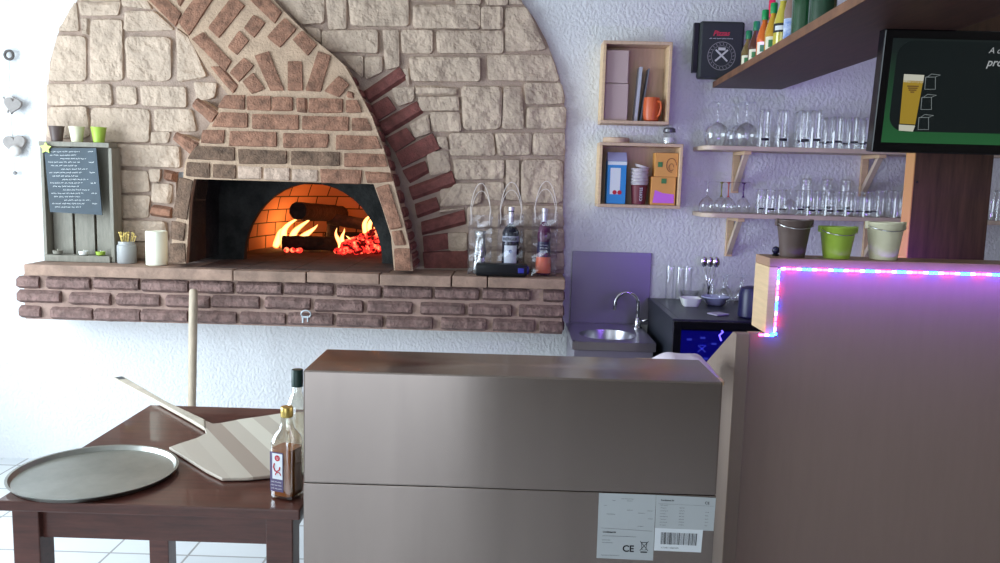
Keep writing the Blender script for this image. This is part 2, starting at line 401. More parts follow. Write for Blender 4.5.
# stone cladding bed
out = [(47, 262), (46, 200), (46, 140), (47, 95), (50, 62), (57, 36), (64, 22), (75, 4), (82, -8), (514, -8), (522, 2), (534, 18), (546, 40), (556, 66), (562, 88), (565, 110), (565, 150), (563, 200), (564, 274), (398, 270), (398, 174), (176, 172), (176, 262)]
bed = B(); bed.prism([at(x, y, 4.37) for x, y in out][::-1], (0, .035, 0))
bedo = bed.build('mortar_bed', MORTAR, oven)
ST = '''75,4 77.5,4 79,31 61,31|81,4 121,3 119,15 82,15|81.6,20 89.5,20 89,34 84,34|59,36 86,37 86.5,81 50,81|93,20 123,20 123,81 92,81|123,-6 143,-6 152,9 124,6|127,12 155,12 175,30 126,31|127,37 172,38 171,81 129,80|178,29 190,38 207,77 179,82
48.5,85 111,85 113,105 50,105|118,87 136,88 137,104 119,104|142,87 186,88 187,107 143,105|195,83 217,84 215,97 199,101|49,108 88,107 90,137 50,138|93,108 150,110 150,142 92,142|156,110 192,110 197,131 156,131|153,133 170,133 168,142 153,143|117,145 180,147 181,167 118,165|119,171 148,172 150,191 120,192|151,170 161,170 160,181 152,181|154.5,184 172,185 171,203 154,201|120,196 151,196 148,217 122,217|120,221 166,222 167,240 121,240|120,243 166,243 166,257 121,257
48,142 80,142 80,165 48,165|84,146 114,146 114,168 84,168|48,169 100,170 100,190 48,190|48,194 70,194 70,216 48,216|74,194 116,195 116,216 74,216|48,220 98,220 98,238 48,238|48,242 78,242 78,258 48,258|82,242 116,242 116,258 82,258|81,-6 120,-6 120,1 81,1
275,-5 324,-5 324,23 303,25|327,-5 346,-5 346,29 330,29|349,-5 408,-5 409,26 352,26|323,32 378,31 378,53 324,51|306,28 320,30 321,42 314,38|384,31 398,31 399,67 387,70|344,57 363,57 363,77 354,70|366,58 382,58 382,72 367,79|402,31 432,31 432,53 403,53|414,6 480,6 480,29 414,28|412,-5 452,-5 452,1 412,1|456,-5 482,-5 480,4 457,4|486,-5 507,-5 507,5 486,5|510,-5 518,-5 522,4 510,4
482,8 502,8 502,29 482,29|437,32 503,32 503,53 438,53|506,8 526,8 546,50 506,52|410,58 480,59 480,81 412,81|488,56 551,56 559,81 489,80|416,86 456,88 456,95 417,95|419,98 458,98 459,110 421,110|431,113 459,113 461,131 433,131|462,87 502,87 500,129 464,130|505,87 521,87 523,129 503,129|525,84 561,84 564,103 527,104|528,108 565,108 565,128 527,128|450,134 493,134 495,155 451,155|496,134 531,134 530,154 499,155|534,134 564,134 564,155 533,154|454,160 504,161 503,178 456,179|507,160 518,160 518,200 507,199|522,160 562,160 562,203 522,202|486,183 503,183 503,200 486,198|455,184 482,184 480,203 440,206|441,209 463,207 463,210 441,213|468,208 500,206 500,226 468,226|505,206 562,207 563,226 505,225|470,230 520,230 520,248 470,248|525,230 563,230 563,250 525,250|470,252 520,252 520,266 470,266|525,254 563,254 563,268 525,268
411,125 428,115 430,133 416,137|428,153 447,151 450,171 431,175|438,138 446,138 448,149 440,146|393,89 414,88 413,101 399,106|441,190 464,188 466,204 443,206|448,234 466,233 466,250 450,250|402,70 410,70 410,84 408,84'''
qs = lambda s_: [[tuple(map(float, p.split(','))) for p in q.split()] for q in s_.replace('\n', '|').split('|') if q.strip()]
def grow_px(q, g):
    out = []
    n = len(q)
    for i in range(4):
        p = Vector((*q[i], 0)); a = Vector((*q[(i - 1) % 4], 0)); b_ = Vector((*q[(i + 1) % 4], 0))
        d1 = (p - a); d2 = (p - b_); v = Vector((0, 0, 0))
        if d1.length > 4: v += d1.normalized() * g
        if d2.length > 4: v += d2.normalized() * g
        out.append((p.x + v.x, p.y + v.y))
    return out
stn = B()
for i, q in enumerate(qs(ST)):
    stn.stone([at(x, y, 4.372) for x, y in grow_px(q, 1.2)], (0, -1, 0), .018 + .008 * random.random(), .62, i + 1, rnd=.16, step=.011)
stn.build('limestone_blocks', STONE, bedo)
# dark red bricks fanned out around the hood, flat on the wall
FR = '366,92 399,69.5 406,78 371,101|373,107 387,99 394,109 378,119|381,123 416,103.5 421,112.5 386,134|389,139 406,130 413,139 396,150|398,154 432,136 438,148 403,165|405,171 424,163 427,172 411,181|411,188 451,173 454,184 414,198|417,205 435,199 438,209 419,216|423,223 463,212 464,223 424,233|425,238 446,235 447,247 426,250|425,254 466,252 467,266 426,266'
fr = B()
# pink mortar field behind the fan
for i, q in enumerate(qs(FR)):
    fr.stone([at(x, y, 4.372) for x, y in grow_px(q, 2.2)], (0, -1, 0), .024, .16, i + 200, rnd=.06, step=.016)
fr.build('fan_bricks', BRICKR, oven)
B().prism([at(x, y, 4.3715) for x, y in [(350, 76), (398, 65), (409, 80), (422, 104), (440, 136), (456, 172), (468, 212), (470, 270), (405, 270), (398, 230), (385, 170)]][::-1], (0, .003, 0)).build('fan_mortar', mat('plum_mortar', (150, 118, 112), .95, bump=.5, bscale=90, var=.08, vscale=10), oven)
fl = B()
for i, q in enumerate(qs('164,169 179,172 177,183 163,180|154,204 173,207 172,219 151,216')):
    fl.stone([at(x, y, 4.372) for x, y in q], (0, -1, 0), .04, .2, i + 230, rnd=.1, step=.02)
fl.build('side_bricks', BRICK, oven)

# hood body (mortar) with the mouth cut out
HO = [(169.5, 263), (172, 240), (177, 215), (181, 190), (183, 177), (185, 162), (190, 153), (174, 139), (177, 133), (199, 142), (211, 122), (193, 106), (198, 99), (218, 111), (219, 104), (230, 97), (206, 68), (190, 40), (188, 35), (176, 26.5), (161, 14), (136, -10), (258, -10), (270, -4), (283, 10), (300, 27), (316, 41), (332, 54), (345, 66), (352, 78), (358, 90), (372, 117), (383, 147), (392, 176), (401, 210), (407, 235), (411, 255), (413, 271)]
MO = [(394, 270.5), (391, 236), (382, 207), (373.5, 184), (284, 181.5), (194, 179), (190, 200), (188, 235), (186, 263.5)]
hb = B(); fr_ = [hoodp(x, y) for x, y in HO + MO]
bk = [Vector((p.x, 4.385, p.z)) for p in fr_]
hb.prism(fr_[::-1], None, bk[::-1])
hood = hb.build('brick_hood', HMORTAR, oven)
# hood bricks
HB = '''198,99 218,112 211,122 193,106|177,133 199,143 190,153 174,139|146,-4 163,-4 181,14 176,26|179,22 197,-4 214,-3 189,35|175,-5 188,-5 181,6 178,4|209.5,28 233,-3 244,6 219,37|193,39 203,33 231,62 226,71|211,67 222,67 238,85 233,93|231,73 244,59 253,66 239,81|244,82 253,74 264,89 252,93|256,56 268,52 283,90 271,90|229,47 239.5,32 248,41 237,54|245,28 254,16 264.5,23 254,37|268,37 285,19 296,29 280,47|247,-4 264,-6 281,13 275,23|294,40 302,32 316,45 308,55|289,62 301,62 302,90 289,90|319,52 330,56 320,91 307,90|339,77 348.5,85 339,96.5 326,91|348,92 353,93 354,98 347,97
226,96 244,96 244,109 219,107|248,97 270,97 270,110 248,109|273,98 292,98 292,110 273,110|297,99 307,99 307,112 297,111|310,99 342,100 342,112 309,112|347,101 357,101 361,112 347,112|221,113 247,114 247,127 213,126|253,115 298,116 298,129 253,128|303,117 348,118 348,130 303,129|353,119 366,119 371,130 353,130|204,131 224,131 223,143 202,142|231,132 276,133 276,146 230,145|284,134 328,135 327,147 284,147|337,136 376,137 381,148 337,149|345,154 384,155 387,166 345,166|321,170 361,171 360,183 322,182|366,172 390,173 392,181 368,183
377,188 388,185 401,227 391,229|392,232 402,231 406,244 395,245|395,249 409,249 410,270 396,270'''
DK = '''196,147 234,148 234,160 189,158|239,150 286,152 286,163 240,163|292,152 339,153 339,165 292,164|188,163 209,164 209,177 187,175|214,165 235,166 235,178 214,177
181,178 192,181 186,219 174,216|173,222 185,224 183,240 171.5,238|171.5,244 184,244 185,262 170.5,262'''
for nm, src, mt, sd in (('hood_bricks', HB, BRICK, 300), ('sooty_bricks', DK, BRICKD, 400)):
    h_ = B()
    for i, q in enumerate(qs(src)):
        h_.stone([hoodp(x, y) + HN * -.002 for x, y in grow_px(q, 1.1)], HN, .013, .4, sd + i, rnd=.1, step=.013)
    h_.build(nm, mt, hood)
h_ = B()
for i, q in enumerate(qs('238,166 262,167 262,179 238,179|264,168 290,168 290,181 264,180|292,169 318,170 318,182 292,181')):
    h_.stone([hoodp(x, y) + HN * -.003 for x, y in q], HN, .016, .45, 450 + i, rnd=.12, step=.008)
h_.build('lintel_bricks', WORN, hood)['label'] = 'chipped pale lintel bricks'
# bricks on the right flank of the hood
sb = B()
rim = [(345, 66), (358, 90), (372, 117), (383, 147), (392, 176), (401, 210), (407, 235), (411, 255), (413, 271)]
P = [hoodp(x, y) for x, y in rim]
def rimp(t):
    i = min(int(t), len(P) - 2); return P[i].lerp(P[i + 1], t - i)
n_ = 15
for k in range(n_):
    t0 = .4 + k * (len(P) - 1.45) / n_; t1 = t0 + (len(P) - 1.45) / n_ * .78
    a, b_ = rimp(t0), rimp(t1); e = (b_ - a).normalized(); nn = Vector((1, 0, 0)); nn = (nn - e * nn.dot(e)); nn.y = 0; nn.normalize()
    q = [Vector((a.x, a.y + .025, a.z)), Vector((a.x, 4.36, a.z)), Vector((b_.x, 4.36, b_.z)), Vector((b_.x, b_.y + .025, b_.z))]
    sb.stone(q, nn, .012, .2, 500 + k, rnd=.1, step=.02)
sb.build('flank_bricks', BRICKR, hood)
# vestibule: soot-black lining from the mouth back to the inner arch
YA = 4.58
lining = B()
mo = [hoodp(x, y) for x, y in MO]
inner = [Vector((p.x, YH0 + .035 + .155 * (p.z - ZL), p.z)) for p in mo]; inb = [Vector((p.x, YA, p.z)) for p in mo]
cxm = sum(p.x for p in mo) / len(mo)
grow = lambda p: Vector((p.x + (.04 if p.x > cxm else -.04), p.y, p.z + (.04 if p.z > ZL + .2 else 0)))
for i in range(len(mo) - 1):
    a, b_, c_, d_ = inner[i], inner[i + 1], inb[i + 1], inb[i]
    A, B_, C_, D_ = map(grow, (a, b_, c_, d_))
    lining.add([a, b_, c_, d_, A, B_, C_, D_], [(0, 1, 2, 3), (4, 7, 6, 5), (0, 4, 5, 1), (3, 2, 6, 7), (0, 3, 7, 4), (1, 5, 6, 2)])
lining.build('mouth_lining', SOOT, oven)
# inner arch wall
AC = at(313, 263, YA); AR = abs(at(382, 263, YA).x - at(244, 263, YA).x) / 2; AH = 1.12
acx = AC.x; zb = ZL
N = 28
arc = [Vector((acx + AR * math.cos(PI * k / N), YA, zb + AR * AH * math.sin(PI * k / N))) for k in range(N + 1)]
x0_, x1_, z1_ = inb[-1].x - .1, inb[0].x + .1, max(p.z for p in inb) + .12
plate = [Vector((x1_, YA, zb)), Vector((x1_, YA, z1_)), Vector((x0_, YA, z1_)), Vector((x0_, YA, zb))] + arc[::-1]
pl = B(); pl.prism(plate, (0, .05, 0)); pl.build('inner_arch', SOOT, oven)
# dome chamber
ch = B(); rings = []
M_ = 14
for j in range(M_ + 1):
    t = j / M_; y = YA + .05 + t * 1.25
    s_ = (1.02 + .38 * math.sin(min(1, t * 2.2) * PI / 2)) * math.sqrt(max(0.0004, 1 - max(0, (t - .35) / .65) ** 2))
    rings.append([(acx + AR * s_ * math.cos(PI * k / N), y, zb - .01 + AR * (s_ ** .6) * 1.02 * AH * math.sin(PI * k / N)) for k in range(N + 1)])
vs = [p for r_ in rings for p in r_]; fs = []
for j in range(M_):
    for k in range(N): a = j * (N + 1) + k; fs.append((a, a + 1, a + N + 2, a + N + 1))
ch.add(vs, fs); ch.build('baking_dome', FIREBRICK, oven, smooth=True)
# hearth floor inside
hf = B()
hf.box(-2.0, -.4, YA - .02, YA + 1.4, ZL - .06, ZL - .002)
for i, (a, b_) in enumerate([(-1.585, -1.35), (-1.345, -1.10), (-1.095, -.85), (-.845, -.615)]):
    hf.box(a, b_, 4.15, YA + .4, ZL - .055, ZL + .002)
hf.build('hearth_floor', HEARTH, oven)
# ledge: core, slabs, three courses of brick
YL = 4.095
xl, xr = at(18, 290, YL).x, at(565, 300, YL).x
zbot = (at(100, 321, YL).z + at(500, 333, YL).z) / 2 - .006
ldg = B(); ldg.box(xl + .02, xr - .01, YL + .02, YB + .0, zbot + .004, ZL - .056); ledge = ldg.build('ledge', mat('ledge_mortar', (168, 140, 128), .95, bump=.5, bscale=90, var=.08, vscale=10), oven)
slb = B(); xs = [at(25, 270, YL).x] + [at(x, 272, YL).x for x in (234, 307, 380, 452, 488)] + [xr]
for i in range(len(xs) - 1):
    slb.box(xs[i] + .003, xs[i + 1] - .003, YL - .015 - .004 * (i % 2), YB + .02, ZL - .056 + .002 * (i % 3), ZL - .0015 * (i % 2))
slb.build('ledge_slabs', SLAB, ledge, bevel=.004)
C1 = [(18, 38), (47, 89), (94, 138), (142, 187), (190, 232), (237, 281), (285, 332), (337, 380), (384, 431), (435, 478), (483, 529), (544, 563)]
C2 = [(18, 59), (70, 109), (117, 158), (166, 208), (212, 258), (265, 309), (315, 362), (368, 411), (421, 464), (469, 511), (520, 563)]
C3 = [(19, 38), (50, 90), (94, 138), (141, 186), (190, 235), (240, 284), (288, 332), (337, 382), (387, 432), (442, 486), (494, 534), (541, 563)]
lb = B(); hh = (ZL - .056 - zbot)
for r_, cs in enumerate((C1, C2, C3)):
    z1 = ZL - .058 - hh * r_ / 3; z0 = ZL - .058 - hh * (r_ + 1) / 3 + .009
    for i, (a, b_) in enumerate(cs):
        xa, xb = at(a - 1, 300, YL).x, at(b_ + 1, 300, YL).x
        j = random.uniform(-.004, .004)
        lb.stone([Vector((xa, YL + .022, z1 + j)), Vector((xb, YL + .022, z1 + j)), Vector((xb, YL + .022, z0 + j)), Vector((xa, YL + .022, z0 + j))], (0, -1, 0), .03, .35, 600 + r_ * 20 + i, rnd=.14, step=.016)
    xa = xr - .012
    for (ya, yb) in (((YL + .03, YB - .12), (YB - .1, YB - .005)) if r_ % 2 else ((YL + .03, YB - .2), (YB - .18, YB - .005))):
        lb.stone([Vector((xa, ya, z1)), Vector((xa, yb, z1)), Vector((xa, yb, z0)), Vector((xa, ya, z0))], (1, 0, 0), .014, .3, 700 + r_, step=.02)
lb.build('ledge_bricks', BRICKL, ledge)

# ================================================================ FIRE
BARK = mat('charred_bark', (44, 30, 24), .95, bump=.9, bscale=50, var=.5, vscale=20)
def log(p0, p1, r, label, seed):
    p0, p1 = Vector(p0), Vector(p1); m = B(); n = 9
    pts = [p0.lerp(p1, i / n) + Vector((noise.noise(Vector((i, seed, 0))) * .012, 0, noise.noise(Vector((i, seed, 5))) * .01)) for i in range(n + 1)]
    m.tube(pts, [r * (1 + .12 * noise.noise(Vector((i * .8, seed, 9)))) for i in range(n + 1)], 12)
    o = m.build('firewood_log', BARK, smooth='auto', off=tuple(p0)); tag(o, label, 'firewood', 'logs in the oven'); return o
def hz(px, py, z=ZL): return atz(px, py, z)
log((-1.44, 5.20, ZL + .05), (-1.06, 5.24, ZL + .05), .046, 'charred log lying across the oven floor in front of the fire', 1)
log((-1.27, 4.92, ZL + .265), (-1.16, 5.62, ZL + .22), .055, 'black log end sticking out of the oven towards the room', 2)
log((-1.20, 5.40, ZL + .20), (-.78, 5.44, ZL + .14), .04, 'thin charred log leaning over the embers at the right', 3)
log((-1.25, 5.56, ZL + .05), (-.95, 5.56, ZL + .06), .045, 'burnt log buried behind the embers', 4)
log((-1.18, 5.42, ZL + .02), (-1.17, 5.44, ZL + .17), .04, 'upright log stub holding up the black log at the back', 5)
EMB = mat('glowing_ember', (60, 20, 10), .9)
nt = EMB.node_tree; b = nt.nodes['Principled BSDF']; n1 = nt.nodes.new('ShaderNodeTexNoise'); n1.inputs['Scale'].default_value = 26; n1.inputs['Detail'].default_value = 3
r = nt.nodes.new('ShaderNodeValToRGB'); r.color_ramp.elements[0].position = .44; r.color_ramp.elements[0].color = (.02, 0, 0, 1)
r.color_ramp.elements[1].position = .70; r.color_ramp.elements[1].color = (1, .20, .08, 1); e = r.color_ramp.elements.new(.56); e.color = (.7, .02, .015, 1)
tcn = nt.nodes.new('ShaderNodeTexCoord'); nt.links.new(tcn.outputs['Object'], n1.inputs['Vector']); nt.links.new(n1.outputs[0], r.inputs[0]); nt.links.new(r.outputs[0], b.inputs['Emission Color']); b.inputs['Emission Strength'].default_value = 2.9
em = B(); rd = random.Random(3)
for i in range(210):
    x = rd.uniform(-1.06, -.66); y = rd.uniform(4.98, 5.32); hgt = .13 * max(0, 1 - ((x + .80) / .26) ** 2)
    rr_ = rd.uniform(.014, .032); z = ZL + rr_ * .7 + rd.random() * hgt
    em.sphere((x, y, z), rr_, 4, (rd.uniform(.8, 1.5), 1, rd.uniform(.6, 1)))
for i in range(14):
    em.sphere((rd.uniform(-1.40, -1.30), rd.uniform(5.08, 5.13), ZL + .014), rd.uniform(.008, .018), 4)
stuff(tag(em.build('embers', EMB, off=None), 'glowing red embers heaped at the right of the oven floor', 'embers'))
FLM = bpy.data.materials.new('flame'); FLM.use_nodes = True; nt = FLM.node_tree; nt.nodes.clear()
o_ = nt.nodes.new('ShaderNodeOutputMaterial'); e_ = nt.nodes.new('ShaderNodeEmission'); t_ = nt.nodes.new('ShaderNodeBsdfTransparent'); mx = nt.nodes.new('ShaderNodeMixShader')
lw = nt.nodes.new('ShaderNodeLayerWeight'); lw.inputs[0].default_value = .5
r = nt.nodes.new('ShaderNodeValToRGB'); r.color_ramp.elements[0].color = (1, .62, .18, 1); r.color_ramp.elements[1].color = (1, .12, .015, 1); r.color_ramp.elements[1].position = .8
nt.links.new(lw.outputs['Facing'], r.inputs[0]); nt.links.new(r.outputs[0], e_.inputs[0]); e_.inputs[1].default_value = 3.4
ma = nt.nodes.new('ShaderNodeMath'); ma.operation = 'POWER'; ma.inputs[1].default_value = 1.3; nt.links.new(lw.outputs['Facing'], ma.inputs[0])
nt.links.new(ma.outputs[0], mx.inputs[0]); nt.links.new(e_.outputs[0], mx.inputs[1]); nt.links.new(t_.outputs[0], mx.inputs[2]); nt.links.new(mx.outputs[0], o_.inputs[0])
def flame(base, h, r, lean, label, seed, n_t=3):
    t = thing('flame', label, 'flame', base, group='flames in the oven')
    rd = random.Random(seed)
    for q in range(n_t):
        m = B(); hh_ = h * rd.uniform(.6, 1); ox = (q - (n_t - 1) / 2) * r * 1.6
        pts = []; rs = []
        for i in range(13):
            u = i / 12; pts.append((ox + lean * u * u + .18 * hh_ * math.sin(u * 5 + seed + q) * u, .02 * math.sin(q * 3 + u * 4), hh_ * u))
            rs.append(r * (.55 + .9 * u * 2.2 * (1 - u)) * (1 - u) ** .7 + .0006)
        m.tube(pts, rs, 10); m.build('flame_tongue', FLM, t, smooth=True)
flame((-1.44, 5.32, ZL + .01), .22, .034, .10, 'yellow flame behind the left end of the lying log', 1, 4)
flame((-1.03, 5.12, ZL + .03), .13, .020, -.03, 'small flame at the right end of the lying log', 2, 3)
flame((-.88, 5.26, ZL + .12), .20, .022, .03, 'flame rising over the middle of the embers', 3, 4)
flame((-.74, 5.16, ZL + .10), .26, .026, -.05, 'tall bright flame at the right edge of the oven', 4, 4)
flame((-.68, 5.00, ZL + .05), .13, .018, -.01, 'low flame beside the right foot of the inner arch', 5, 3)
point('fire_glow', (-.82, 5.28, ZL + .26), 3.8, (1, .28, .07), .08)
point('fire_glow', (-1.42, 5.40, ZL + .12), 3.4, (1, .42, .12), .05)

# ================================================================ ON THE LEDGE
# grey wooden menu shelf with a slate
YS = 4.232
bl, br_ = at(48, 257, YS), at(112, 258, YS); tz = at(75, 142, YS).z
x0, x1 = at(43.5, 200, YS).x, at(109, 200, YS).x
ms = thing('menu_shelf', 'grey wooden slatted shelf holding the menu slate, at the left end of the oven ledge', 'shelf', (x0 + .16, YS + .05, ZL + .001), world=True)
m = B(); w_ = (x1 - x0 - .02) / 3
for k in range(3): m.box(x0 + .005 + k * (w_ + .008), x0 + .005 + k * (w_ + .008) + w_ - .006, YS + .075, YS + .09, ZL + .003, tz - .01)
m.build('back_slats', GREYWOOD, ms)
B().box(x0 - .012, x1 + .01, YS - .005, YS + .092, tz - .024, tz).build('top_board', GREYWOOD, ms, bevel=.002)
B().box(x0 - .002, x1 - .0, YS - .012, YS + .074, ZL + .002, ZL + .035).build('bottom_board', GREYWOOD, ms, bevel=.002)
B().box(x1 + .003, x1 + .021, YS + .0, YS + .092, ZL + .002, tz - .026).build('side_board', GREYWOOD, ms, bevel=.002)
B().box(x0 - .02, x0 - .003, YS + .02, YS + .092, ZL + .002, tz - .026).build('side_board', GREYWOOD, ms, bevel=.002)
# slate
YSl = YS - .012
sq = [at(44, 148, YSl), at(96, 148, YSl), at(102, 215, YSl), at(50, 212, YSl)]
sl = thing('menu_slate', 'black slate menu board with white handwriting on the grey shelf', 'menu board', tuple((sq[2] + sq[3]) / 2), world=True)
B().prism([p for p in sq], (0, .006, 0)).build('slate', SLATE, sl)
m = B(); rdm = random.Random(5); U = (sq[0] - sq[3]).normalized(); R_ = (sq[1] - sq[0]).normalized(); Hs = (sq[0] - sq[3]).length; Ws = (sq[1] - sq[0]).length
for k in range(17):
    v = Hs * (.93 - k * .054); ind = .06 + .10 * ((k * 7) % 3) / 2
    if k % 3 == 2: ind += .14
    o0 = sq[3] + U * v + R_ * (Ws * ind) + Vector((0, -.0015, 0))
    scribble(m, o0, R_, U, Ws * (.5 if k % 3 else .62), .008, .0016, (0, 1, 0), rdm)
    if k % 3 == 0: scribble(m, sq[3] + U * v + R_ * (Ws * .84) + Vector((0, -.0015, 0)), R_, U, Ws * .1, .008, .002, (0, 1, 0), rdm)
m.build('handwriting', CHALK, sl)
# little star ornament
m = B(); c_ = at(45.5, 148, YSl - .01); pts = []
for k in range(10):
    a = PI / 2 + k * PI / 5; rr_ = .030 if k % 2 == 0 else .016; pts.append(c_ + Vector((rr_ * math.cos(a), 0, rr_ * math.sin(a))))
m.prism(pts, (0, .008, 0)); tag(m.build('star_ornament', mat('pale_lime', (205, 222, 120), .6), off=tuple(c_)), 'pale green star ornament clipped to the top left corner of the menu shelf', 'ornament')
# small pots on the shelf
def bucket(name, label, loc, h, rt, rb, mt, group, handle=True):
    t = thing(name, label, 'pot', loc, group=group)
    m = B(); m.lathe([(rb, 0), (rb * 1.01, .002), (rt * .985, h * .93), (rt, h * .94), (rt * 1.04, h * .97), (rt * 1.04, h), (rt * .95, h), (rt * .93, h * .93), (rb * .9, .01), (0.0001, .008)], 28)
    m.build('bucket', mt, t, smooth='auto')
    if handle:
        for s_ in (-1, 1):
            m = B(); m.box(s_ * rt * 1.0 - .006, s_ * rt * 1.0 + .006, -.010, .010, h * .82, h * 1.02)
            m.build('handle_lug', CHROME if rt < .03 else mt, t, bevel=.002)
        m = B(); m.tube([(rt * 1.06 * math.cos(a), -rt * 1.06 * abs(math.sin(a)) , h * .93 - .018 * math.sin(a)) for a in [PI * i / 14 for i in range(15)]], .0016, 6); m.build('wire_handle', CHROME, t, smooth=True)
    return t
for px, mt, nm in ((56.5, BROWNP, 'dark brown'), (76.5, CREAM, 'cream'), (98.5, GREEN, 'lime green')):
    p = at(px, 141, YS + .035)
    bucket('small_bucket', f'small {nm} metal bucket on top of the menu shelf', (p.x, YS + .04, tz + .001), .078, .037, .026, mt, 'small buckets on the menu shelf', False)
for px, mt, nm in ((56.5, GREYWOOD, 'grey'), (82.5, WHITE, 'white'), (99.5, GREEN, 'lime green')):
    p = at(px, 250, YS + .01)
    t = thing('tealight_holder', f'{nm} tealight holder on the bottom board of the menu shelf', 'candle holder', (p.x, YS + .02, ZL + .036), group='tealights on the menu shelf')
    B().lathe([(.016, 0), (.022, .004), (.024, .02), (.020, .021), (.018, .008), (.0001, .007)], 20).build('holder', mt, t, smooth='auto')
    B().lathe([(.0175, .009), (.0175, .017), (.004, .018), (.0015, .019), (.0015, .027), (.0001, .028)], 16).build('candle', WAX, t, smooth='auto')
# toothpick pot and candle
p = at(126, 258, 4.24)
t = thing('toothpick_jar', 'grey stoneware jar of yellow-tipped picks beside the candle', 'jar', (p.x, 4.25, ZL + .001))
B().lathe([(.044, 0), (.047, .004), (.047, .092), (.040, .098), (.040, .112), (.036, .112), (.036, .02), (.0001, .02)], 28).build('jar', mat('grey_stoneware', (166, 166, 166), .4), t, smooth='auto')
rdp = random.Random(9)
PICK = mat('yellow_pick', (226, 200, 120), .6)
for k in range(22):
    a = rdp.uniform(0, 2 * PI); r0 = rdp.uniform(0, .02); r1 = rdp.uniform(.01, .052); h_ = rdp.uniform(.135, .158)
    m = B(); m.tube([(r0 * math.cos(a), r0 * math.sin(a), .022), (r1 * math.cos(a), r1 * math.sin(a) * .7, h_)], .0016, 5); m.sphere((r1 * math.cos(a), r1 * math.sin(a) * .7, h_), .0048, 4)
    m.build('pick', PICK, t)
p = at(157, 261, 4.2)
t = thing('pillar_candle', 'thick cream pillar candle beside the oven mouth', 'candle', (p.x, 4.2, ZL + .001))
B().lathe([(.050, 0), (.053, .003), (.053, .168), (.050, .174), (.044, .172), (.030, .155), (.0001, .152)], 32).build('wax', WAX, t, smooth='auto')
B().tube([(0, 0, .15), (.002, 0, .166)], .0018, 6).build('wick', INK, t)

# ---- bottles in clear gift bags
def bottle_prof(h, r, neck, nh, sh=.06):
    return [(r * .9, 0), (r, .006), (r, h - nh - sh), (r * .93, h - nh - sh * .7), (r * .6, h - nh - sh * .25), (neck, h - nh), (neck, h - .022), (neck * 1.15, h - .02), (neck * 1.15, h)]
def gift_bag(px0, px1, ytop, Y, label, handle=True):
    a, b_ = at(px0, 268, Y), at(px1, 268, Y); wd = b_.x - a.x; cx_ = (a.x + b_.x) / 2; h = at((px0 + px1) / 2, ytop, Y).z - ZL
    t = thing('gift_bag', label, 'gift bag', (cx_, Y, ZL + .001), group='clear bottle bags on the ledge')
    m = B(); n = 10; d = .047
    # four crinkled walls
    ring = lambda z, k: [(-wd / 2, -d), (-wd / 6, -d - .004 * k), (wd / 6, -d + .004 * k), (wd / 2, -d), (wd / 2 - .004 * k, 0), (wd / 2, d), (wd / 6, d), (-wd / 6, d), (-wd / 2, d), (-wd / 2 + .004 * k, 0)]
    vs = []; fs = []
    for j in range(n + 1):
        z = h * j / n; k = 1 if j % 2 else -.6
        vs += [(x + .002 * math.sin(j * 3 + i * 2), y + .003 * math.sin(j * 2.3 + i), z) for i, (x, y) in enumerate(ring(z, k))]
    for j in range(n):
        for i in range(10): fs.append((j * 10 + i, j * 10 + (i + 1) % 10, (j + 1) * 10 + (i + 1) % 10, (j + 1) * 10 + i))
    fs.append(tuple(range(10))); m.add(vs, fs); m.build('bag', PVC, t)
    HM = mat('clear_cord', (226, 214, 206), .35)
    for yy in (-d, d):
        m = B(); m.tube([(wd * .40 * math.cos(q) * (1.15 if math.sin(q) > .2 else 1), yy, h - .05 + (.21 if yy < 0 else .17) * math.sin(q)) for q in [PI * i / 16 for i in range(17)]], .0018, 6)
        m.build('cord_handle', HM, t, smooth=True)
    return t, cx_
YG = 4.225
_, c1 = gift_bag(468, 491, 215, YG, 'clear gift bag with crinkled film, leftmost of the three bags')
_, c2 = gift_bag(497, 522, 214, YG, 'clear gift bag around the dark bottle, middle of the three bags')
_, c3 = gift_bag(531, 556, 213, YG, 'clear gift bag around the purple and orange bottle, at the ledge end')
# crinkled film roll in bag 1
FILM = mat('silver_film', (206, 206, 200), .22, metal=.75, bump=.9, bscale=35)
m = B(); vs = []; fs = []; n = 18
for j in range(15):
    z = .004 + .215 * j / 14; r0 = .034 * (1 - .35 * math.sin(PI * j / 14 * .9) * (j / 14))
    for k in range(n):
        a = 2 * PI * k / n; rr_ = r0 * (1 + .28 * noise.noise(Vector((math.cos(a) * 2, math.sin(a) * 2, z * 22)))); vs.append((c1 + rr_ * math.cos(a), YG + rr_ * math.sin(a), ZL + z))
for j in range(14):
    for k in range(n): fs.append((j * n + k, j * n + (k + 1) % n, (j + 1) * n + (k + 1) % n, (j + 1) * n + k))
fs.append(tuple(range(14 * n, 15 * n))); m.add(vs, fs)
tag(m.build('crinkled_film', FILM, off=(c1, YG, ZL)), 'crumpled silvery clear film standing inside the leftmost bag', 'packaging')
